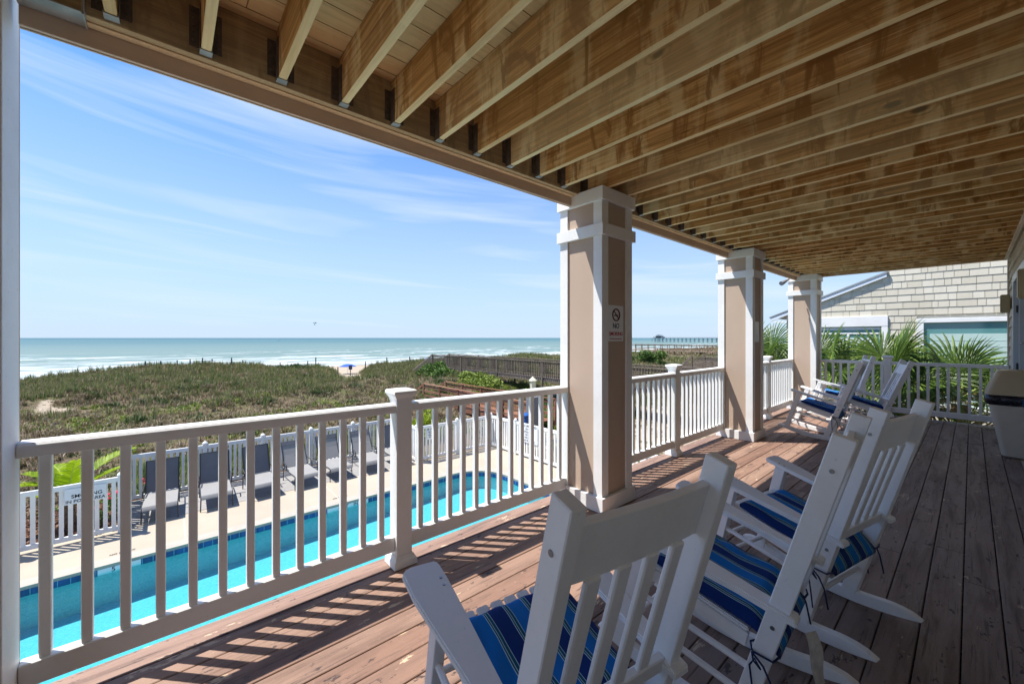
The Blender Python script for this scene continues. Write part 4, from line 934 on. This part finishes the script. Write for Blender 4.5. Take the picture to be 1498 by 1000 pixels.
# feather palm on the left
t = thing('feather_palm', 'bright yellow green feather palm behind the left fence', 'palm', (-13.5, -1.75, -2.8))
base = Vector((-13.5, -1.75, -2.1)); b = MB(); b.tube([(-13.5, -1.75, -2.85), (-13.5, -1.76, -2.5), tuple(base)], [.14, .12, .09], 10); b.build('trunk', 'palm_trunk', t)
def feather(base, dirv, L, rise, droop, nl=44, leaf=.30, up=Vector((0, 0, 1))):
    d = Vector(dirv).normalized(); pts = [base+d*(L*s*math.cos(rise*(1-s*.3)))*1+up*(L*s*math.sin(rise)-droop*L*s*s) for s in [k/20 for k in range(21)]]
    b = MB(); b.tube(pts, [.012*(1-.8*k/20)+.002 for k in range(21)], 5, mi=1); sd = d.cross(up).normalized()
    for k in range(nl):
        s = .12+.88*k/nl; i = min(int(s*20), 19); p = pts[i].lerp(pts[i+1], s*20-i); tn = (pts[i+1]-pts[i]).normalized(); nn = sd.cross(tn).normalized()
        for q in (-1, 1):
            L2 = leaf*math.sin(math.pi*min(1, s*.8+.15))**.7*random.uniform(.9, 1.1); e = (sd*q*.9+tn*.55+nn*random.uniform(.25, .45)).normalized()
            w = tn*.016; tip = p+e*L2-Vector((0, 0, .12*L2)); mid = p+e*L2*.5+Vector((0, 0, .01)); b.add([p-w, p+w, mid+w, mid-w, tip], [(0, 1, 2, 3), (3, 2, 4)], 0)
    return b
for (dv, L, rise, dr_p) in (((.35, .12, 0), 1.02, R(80), .12), ((.25, -1, 0), 1.15, R(52), .42), ((.12, 1, 0), 1.05, R(38), .14), ((-.5, .85, 0), 1.6, R(55), .35), ((-.9, -.4, 0), 1.2, R(60), .4), ((.8, -.6, 0), .8, R(50), .5), ((-.3, -1, 0), 1.0, R(62), .3)):
    feather(base, dv, L, rise, dr_p).build('frond', ['palm_lime', 'vein'], t, nrm=False)
# fan palms beyond the end railing
def fan(b, hub, ax, nrm_, Rad, n=30, spread=300, droop=.18, seed=0):
    rg_ = random.Random(seed); ax = ax.normalized(); nn = (nrm_-ax*nrm_.dot(ax)).normalized(); sx = nn.cross(ax)
    for k in range(n):
        a = R(-spread/2+spread*(k+.5)/n+rg_.uniform(-1.5, 1.5)); e = ax*math.cos(a)+sx*math.sin(a); f = nn.cross(e); L = Rad*(.72+.28*math.cos(a*.55))*rg_.uniform(.92, 1.06)
        w = math.pi*Rad*.34/n*spread/180; prev = None; vs = []
        for s_, ww in ((.03, .12), (.25, .55), (.5, 1.), (.75, .62), (.93, .22), (1.0, .02)):
            p = hub+e*L*s_-Vector((0, 0, 1))*droop*L*max(0, s_-.35)**1.8*1.6+nn*L*.10*s_*(1-s_)
            vs += [p-f*w*ww*.5, p+nn*w*ww*.28, p+f*w*ww*.5]
        b.add(vs, [(i*3+j, i*3+j+1, i*3+j+4, i*3+j+3) for i in range(5) for j in range(2)], 0)
def fan_palm(x, y, z, label, n=11, Rad=.95, seed=1, spread_el=(10, 80), pet=.55, elmin=-25):
    t = thing('fan_palm', label, 'palm', (x, y, -2.8), 'fan palms beyond the end railing'); rg_ = random.Random(seed)
    b = MB(); b.tube([(x, y, -2.85), (x+.03, y, -1.2), (x, y, z-.1)], [.17, .14, .12], 12); b.build('trunk', 'palm_trunk', t)
    for k in range(n):
        az_ = 2*math.pi*k/n*1.618*1.0+rg_.uniform(-.3, .3); el_ = R(elmin+(80-elmin)*((k*.618) % 1)); d = Vector((math.cos(az_)*math.cos(el_), math.sin(az_)*math.cos(el_), math.sin(el_)))
        c = Vector((x, y, z)); hub = c+d*pet*rg_.uniform(.8, 1.2); b = MB(); b.tube([c, c.lerp(hub, .5)+Vector((0, 0, .03)), hub], [.02, .014, .01], 6, mi=1)
        up_ = Vector((0, 0, 1)) if el_ < R(60) else Vector((-math.cos(az_), -math.sin(az_), .3)); nr = (up_+Vector((rg_.uniform(-.3, .3), -.6, 0)))
        fan(b, hub, d, nr, Rad*rg_.uniform(.85, 1.15), 38, rg_.uniform(250, 310), rg_.uniform(.1, .35), seed*50+k); b.build('frond', ['palm_dead' if (el_ < R(-5) and k % 3 == 0) else 'palm_green', 'vein'], t, nrm=False)
fan_palm(-3.55, 11.9, .68, 'fan palm seen left of the farthest column', 12, .85, 3)
fan_palm(-2.35, 12.3, .60, 'fan palm just right of the farthest column', 13, .95, 5)
fan_palm(-1.15, 12.0, .50, 'fan palm with upright dark fronds between the two windows', 13, 1.0, 8)
fan_palm(-.15, 12.1, .25, 'fan palm in front of the large teal window', 15, 1.05, 13)
fan_palm(-1.9, 11.5, -.9, 'low fan palm behind the left half of the end railing', 8, .8, 17)
fan_palm(-.4, 11.6, -1.2, 'low fan palm behind the right half of the end railing', 6, .75, 21)

# ================================================================ NEIGHBOUR HOUSE
nh = thing('neighbour_house', 'cream shingled neighbouring house with a teal picture window', 'house', (0, 14, -2.75)); YN = 14.0
b = MB(); b.prism([(-3.62, -2.8), (6, -2.8), (6, 6.2), (-1.44, 6.2), (-1.44, 3.10), (-3.62, 2.15)], YN+.03, YN+7, 1); b.build('wall', 'shingle', nh)
b = MB(); z = -2.75; rs_ = random.Random(5)
holes = [(-2.98, -1.40, .15, 2.07), (-.88, 2.6, -.1, 1.97)]
while z < 6.0:
    x = -3.62+rs_.uniform(-.3, 0)
    xm = -3.62 if z < 2.1 else (-3.62+(z-2.1)*2.29 if z < 3.0 else -1.44)
    while x < 4:
        w = rs_.choice((.12, .16, .2, .24, .3))+rs_.uniform(-.02, .02); a, e = max(x, xm), x+w-.007; x += w
        if e <= a+.01: continue
        zz1 = z+.177
        for hx0, hx1, hz0, hz1 in holes:
            if z+.17 > hz0+.02 and z < hz1-.02 and e > hx0 and a < hx1:
                if a < hx0: e = hx0
                elif e > hx1: a = hx1
                else: e = a
        if e <= a+.01: continue
        dz = rs_.uniform(-.003, .003)
        b.add([(a, YN-.006, z+dz), (e, YN-.006, z+dz), (e, YN+.006, zz1), (a, YN+.006, zz1), (a, YN+.01, z+dz), (e, YN+.01, z+dz)], [(0, 1, 2, 3), (4, 5, 1, 0), ])
    z += .172
b.build('shingles', 'shingle', nh)
# rake and eave
b = MB(); b.prism([(-4.02, 2.10), (-1.42, 3.165), (-1.42, 3.07), (-4.02, 2.0)], YN-.07, YN-.045, 1); b.build('rake_board', 'gutter_white', nh)
b = MB(); b.prism([(-4.05, 2.135), (-1.40, 3.215), (-1.40, 3.17), (-4.05, 2.105)], YN-.085, YN+7, 1); b.build('roof', 'roof_grey', nh)
b = MB(); b.prism([(-4.0, 2.03), (-1.43, 3.09), (-1.43, 3.065), (-4.0, 2.01)], YN-.04, YN+.02, 1); b.build('soffit', 'white_trim', nh)
b = MB(); b.box(-3.98, -3.6, YN-.06, YN+.0, 1.96, 2.0); b.build('eave_return', 'white_trim', nh)
def window(x0, x1, z0, z1, fw, hd, mats):
    b = MB(); b.box(x0, x1, YN-.05, YN+.02, z1-hd, z1); b.box(x0, x0+fw, YN-.045, YN+.02, z0, z1-hd-.001); b.box(x1-fw, x1, YN-.045, YN+.02, z0, z1-hd-.001); b.box(x0, x1, YN-.05, YN+.02, z0-.08, z0-.001)
    w = b.build('window', 'white_trim', nh, bevel=.004)
    b = MB(); b.box(x0+fw, x1-fw, YN+.005, YN+.012, z0, z1-hd); b.build('pane', mats[0], w); return w
t_ = NT('glass_teal'); M['glass_teal'] = t_.fin((.10, .26, .26), .06, spec=.8)
w2 = window(-.88, 2.6, -.1, 1.97, .12, .10, ['glass_teal'])
b = MB(); b.box(-.66, 2.45, YN-.0, YN+.004, -.1, 1.60)
for k in range(12): b.box(-.66, 2.45, YN-.004, YN-.0005, -.05+k*.135, -.045+k*.135)
b.build('blind', 'blind', w2)
w1 = window(-2.98, -1.40, .15, 2.07, .12, .27, ['glass_teal'])
b = MB(); b.box(-2.86, -1.52, YN-.006, YN+.004, 1.71, 1.78); b.box(-2.86, -1.52, YN-.012, YN-.0065, 1.60, 1.64); b.box(-2.22, -2.17, YN-.012, YN+.003, .15, 1.6); b.build('sash', 'white_trim', w1)
b = MB(); b.box(-2.80, -1.6, YN+.0, YN+.0045, .2, 1.5); b.build('curtain', 'gutter_white', w1)

# ================================================================ BOARDWALKS, BEACH, PIER
def boardwalk(name, label, x0, x1, y0, y1, zf, hr, pitch, mat, picket=True, rails=3, low=-3.4, slope=0., cat='boardwalk', pk=.17):
    t = thing(name, label, cat, ((x0+x1)/2, (y0+y1)/2, zf-1)); zz = lambda x: zf+slope*(x-x0)
    def seg(b, xa, xb, y, z, w, h): b.beam((xa, y, z+slope*(xa-x0)), (xb, y, z+slope*(xb-x0)), w, h)
    b = MB(); n = int((x1-x0)/.145)
    for k in range(n): xx = x0+k*.145; b.box(xx, xx+.138, y0, y1, zz(xx)-.04, zz(xx))
    b.build('decking', mat, t)
    b = MB()
    for y in (y0-.02, y1+.02): seg(b, x0, x1, y, zf-.13, .04, .2)
    b.build('stringer', mat, t)
    for y in (y0-.05, y1+.05):
        m = 0
        nn = int(round((x1-x0)/pitch))
        for k in range(nn+1):
            xx = x0+(x1-x0)*k/nn; b = MB(); b.box(xx-.05, xx+.05, y-.05, y+.05, float(gz(xx, y))-.2, zz(xx)+hr); b.build('support_post', mat, t)
    for s_, y in ((-1, y0-.05), (1, y1+.05)):
        b = MB(); seg(b, x0, x1, y, zf+hr+.02, .15, .04); b.build('cap_rail', mat, t)
        b = MB()
        if picket:
            seg(b, x0, x1, y, zf+hr-.10, .04, .09); seg(b, x0, x1, y, zf+.16, .04, .09)
            for k in range(int((x1-x0)/pk)): xx = x0+.06+k*pk; b.box(xx-.02, xx+.02, y-.065, y-.022, zz(xx)+.06, zz(xx)+hr-.02)
        else:
            for r_ in range(rails): seg(b, x0, x1, y, zf+hr*(.25+.6*r_/max(1, rails-1)), .035, .12)
        b.build('railing', mat, t)
    return t
bw = boardwalk('boardwalk', 'long weathered grey boardwalk with picket railings crossing the dune', -32.5, -4, 18.4, 20.1, -1.12, 1.08, 4.6, 'walk_grey')
for y in (18.35, 20.15):
    b = MB(); b.beam((-32.5, y, -.03), (-36.3, y, -1.7), .05, .12); b.beam((-32.5, y, -1.2), (-36.3, y, -2.9), .05, .2)
    for k in range(24): a = k/24; b.beam((-32.5-3.8*a, y, -.05-1.7*a), (-32.5-3.8*a, y, -1.15-1.75*a), .04, .04)
    b.build('stair_rail', 'walk_grey', bw)
b = MB()
for k in range(9): a = (k+.5)/9; b.box(-32.5-3.8*a-.25, -32.5-3.8*a+.25, 18.4, 20.1, -1.2-1.7*a, -1.16-1.7*a)
b.build('stair', 'walk_grey', bw)
rp = boardwalk('beach_ramp', 'red brown wooden ramp with slatted sides behind the pool fence', -22.6, -12.8, 12.2, 13.7, -2.35, .95, 1.9, 'ramp_red', False, 3, cat='ramp')
for y in (12.15, 13.75): b = MB(); b.beam((-22.6, y, -1.42), (-24.2, y, -2.2), .06, .12); b.build('end_rail', 'ramp_red', rp)
fb = boardwalk('boardwalk', 'far brown boardwalk on posts crossing the dune before the pier', -48, -14, 75, 77, -.95, 1.1, 1.45, 'walk_brown', False, 2)
gb = boardwalk('boardwalk', 'dark plank sided boardwalk end seen just left of the middle column', -12.0, -4, 26, 27.8, -1.0, 1.25, 2.2, 'walk_grey', False, 5)
for y in (25.95, 27.85):
    b = MB(); b.beam((-12.0, y, .27), (-14.0, y, -1.5), .05, .14); b.beam((-12.0, y, -.4), (-13.9, y, -2.0), .05, .9); b.build('stair_rail', 'walk_grey', gb)
# lantern post, blue bin, grey panel
t = thing('lantern_post', 'cream lantern on a post beyond the pool rules sign', 'lantern', (-12.3, 11.8, -2.8))
b = MB(); b.tube([(-12.3, 11.8, -2.85), (-12.3, 11.8, -.75)], .05, 10); b.build('post', 'lantern', t, smooth='auto')
b = MB(); b.tube([(-12.3, 11.8, z) for z in (-.75, -.70, -.66, -.35, -.33, -.20, -.16)], [.06, .13, .12, .15, .19, .05, .02], 6); b.build('lamp_head', 'lantern', t)
t = thing('storage_bin', 'blue bin behind the pool rules sign', 'bin', (-11.7, 10.9, -2.75))
b = MB(); rbox(b, [(.19, .19, -2.75), (.22, .22, -1.65), (.25, .25, -1.63), (.25, .25, -1.58), (.1, .1, -1.53)], 10.9, -11.75); b.build('body', 'blue_plastic', t, smooth='auto')
t = thing('utility_cabinet', 'grey upright cabinet above the blue bin', 'cabinet', (-12.0, 11.4, -2.75))
b = MB(); b.box(-12.2, -11.8, 11.3, 11.7, -2.8, -.95); b.build('body', 'grey_panel', t, bevel=.01)
b = MB(); b.box(-12.16, -11.84, 11.285, 11.298, -2.6, -1.05); b.build('door', 'grey_panel', t, bevel=.003)
# dune posts
dp0 = None
for u_, (y, h) in enumerate(((-1.6, .5), (-.6, .45), (.5, .5), (1.4, .6), (2.3, .75), (3.0, .6), (4.5, .85), (5.4, .6), (8.6, .7), (9.6, .6), (11.2, .8), (12.0, 1.3), (14.3, 1.1), (17.4, 1.1), (20, .9), (23, .9))):
    x = -46.5; z = float(gz(x, y))
    if dp0 is None:
        b = MB(); b.box(-.06, .06, -.06, .06, -.5, 1.); b.tube([(0, 0, .97), (0, 0, 1.03)], .075, 8); o = dp0 = b.build('dune_post', 'post_dark', None)
        tag(o, 'weathered dark marker post in the line along the dune crest', 'post', 'marker posts along the dune crest')
    else: o = dp0.copy(); COL.objects.link(o)
    o.location = (x, y, z+.05); o.scale = (.75, .75, h*.85)
# umbrellas
def umbrella(label, x, y, z, r, seed):
    t = thing('beach_umbrella', label, 'umbrella', (x, y, z)); b = MB(); n = 8; vs = [(x, y, z+2.3)]
    for ring_, zz_ in ((.5, 2.18), (1., 1.82)): vs += [(x+r*ring_*math.cos(2*math.pi*k/n), y+r*ring_*math.sin(2*math.pi*k/n), z+zz_) for k in range(n)]
    vs += [(vx, vy, vz-.03) for vx, vy, vz in vs]; f = [(0, 1+k, 1+(k+1) % n) for k in range(n)]+[(1+k, 9+k, 9+(k+1) % n, 1+(k+1) % n) for k in range(n)]
    f += [tuple(i+17 for i in reversed(q)) for q in f]; f += [(9+k, 26+k, 26+(k+1) % n, 9+(k+1) % n) for k in range(n)]
    b.add(vs, f); b.build('canopy', 'umbrella_blue', t)
    b = MB(); b.tube([(x, y, z-.1), (x, y, z+2.3)], .03, 6); b.build('pole', 'white_trim', t)
umbrella('blue beach umbrella where the sand path meets the beach', -83.5, 27.6, -6.15, 1.7, 1); umbrella('small blue umbrella far down the beach left of the boardwalk end', -107, 59.5, -6.7, 1.8, 2)
t = thing('beach_sign', 'small dark blue sign on a post above the beach umbrella', 'sign', (-61.4, 20.7, -5.8))
b = MB(); b.tube([(-61.4, 20.7, -5.9), (-61.4, 20.7, -2.7)], .06, 6); b.build('post', 'post_dark', t)
b = MB(); b.box(-61.45, -61.35, 20.45, 20.95, -3.3, -2.65); b.build('panel', 'cloth_navy', t)
def person(label, x, y, z, yaw, shirt, seed):
    t = thing('person', label, 'person', (x, y, z), rot=(0, 0, yaw)); k = 1.
    J = [(0, 0, .95), (0, 0, 1.15), (0, 0, 1.38), (0, .01, 1.50), (0, .02, 1.58), (0, .02, 1.70), (-.09, 0, .88), (-.10, .04, .50), (-.11, .0, .08), (-.11, .14, .03), (.09, 0, .88), (.11, -.05, .50), (.13, -.12, .08), (.13, .02, .03),
         (-.18, 0, 1.38), (-.24, -.02, 1.10), (-.24, .10, .86), (-.24, .14, .78), (.18, 0, 1.38), (.24, -.03, 1.10), (.25, .04, .86), (.25, .08, .78)]
    Rr = [.13, .115, .14, .06, .085, .08, .085, .055, .038, .03, .085, .055, .038, .03, .055, .042, .03, .022, .055, .042, .03, .022]
    E_ = [(0, 1), (1, 2), (2, 3), (3, 4), (4, 5), (0, 6), (6, 7), (7, 8), (8, 9), (0, 10), (10, 11), (11, 12), (12, 13), (2, 14), (14, 15), (15, 16), (16, 17), (2, 18), (18, 19), (19, 20), (20, 21)]
    def sk(nm, idx, mat, f):
        mp = {q: n for n, q in enumerate(idx)}; me = bpy.data.meshes.new(nm); me.from_pydata([J[q] for q in idx], [(mp[a], mp[b_]) for a, b_ in E_ if a in mp and b_ in mp], [])
        me.materials.append(M[mat]); o = bpy.data.objects.new(nm, me); COL.objects.link(o); o.parent = t; o.modifiers.new('skin', 'SKIN')
        for n, q in enumerate(idx): me.skin_vertices[0].data[n].radius = (Rr[q]*f, Rr[q]*f)
        me.skin_vertices[0].data[0].use_root = True; sb = o.modifiers.new('sub', 'SUBSURF'); sb.levels = sb.render_levels = 1
    sk('body', list(range(22)), 'skin', 1.); sk('shirt', [1, 2, 14, 18], shirt, 1.16); sk('shorts', [0, 6, 7, 10, 11], 'cloth_navy', 1.14)
    b = MB(); b.tube([(0, -.01, 1.60), (0, -.0, 1.70), (0, .01, 1.77), (0, .01, 1.79)], [.085, .092, .06, .01], 10); o = b.build('hair', 'post_dark', t, smooth=True, local=True)
person('person in a blue shirt walking along the surf left of the sand path', -133, 17.2, float(gz(-133, 17.2))-.02, .4, 'umbrella_blue', 1)
person('person in dark clothes standing on the beach at the end of the sand path', -107.6, 28.4, float(gz(-107.6, 28.4))-.02, 2.2, 'cloth_navy', 2)
# pier
YP = 762
pr = thing('fishing_pier', 'long fishing pier on the horizon with a pavilion at its end', 'pier', (-330, YP, -7))
b = MB(); b.box(-430, -120, YP-3, YP+3, .6, 1.4); b.build('deck', 'pier_wood', pr)
b = MB()
for y in (YP-3, YP+3):
    b.box(-430, -120, y-.1, y+.1, 2.3, 2.6)
    for k in range(78): b.box(-430+k*4, -429.7+k*4, y-.15, y+.15, 1.4, 2.4)
b.build('railing', 'pier_wood', pr)
for k in range(38):
    x = -428+k*8.1; b = MB()
    for y in (YP-2.6, YP, YP+2.6): b.tube([(x, y, -12), (x, y, .7)], .35, 6)
    b.beam((x, YP-3, .3), (x, YP+3, .3), .5, .5); b.build('pile_bent', 'pier_wood', pr)
b = MB(); b.box(-434, -408, YP-8, YP+8, .6, 1.5); b.box(-424, -413, YP-5, YP+5, 1.5, 5.2); b.box(-430, -409, YP-5, YP+5, 1.5, 3.6)
b.prism([(-426, 5.1), (-411, 5.1), (-418.5, 8.4)], YP-6, YP+6, 1); b.build('pavilion', 'pier_wood', pr)
b = MB()
for x in (-432, -426, -420, -414, -409): b.tube([(x, YP-6, -12), (x, YP-6, .7)], .45, 6)
b.build('pavilion_pile', 'pier_wood', pr)
# boat and parasail
t = thing('motor_boat', 'tiny white motor boat near the horizon', 'boat', (-1370, 250, -7)); b = MB()
b.prism([(245, -7.2), (255, -7.2), (257.5, -5.6), (244.5, -5.8)], -1372, -1369, 0); b.build('hull', 'hull', t); b = MB(); b.box(-1371.6, -1369.4, 248, 252, -5.7, -4.2); b.build('cabin', 'hull', t)
t = thing('parasail', 'tiny dark parasail high over the sea', 'parasail', (-324, 83, 12)); b = MB(); vs = []
for k in range(11):
    a = math.pi*(.1+.8*k/10)
    for x in (-326, -323): vs.append((x, 83+1.0*math.cos(a), 12.4+.8*math.sin(a)))
vs += [(p[0], p[1], p[2]-.12) for p in vs]
b.add(vs, [(2*k, 2*k+1, 2*k+3, 2*k+2) for k in range(10)]+[(22+2*k, 22+2*k+2, 22+2*k+3, 22+2*k+1) for k in range(10)]); b.build('canopy', 'post_dark', t)
b = MB()
for y in (82.3, 82.7, 83.3, 83.7): b.tube([(-324.5, y, 12.8), (-324.5, 83, 11.9)], .03, 4)
b.tube([(-324.5, 83, 12), (-324.5, 83, 11.1)], [.25, .2], 6); b.build('harness', 'post_dark', t)
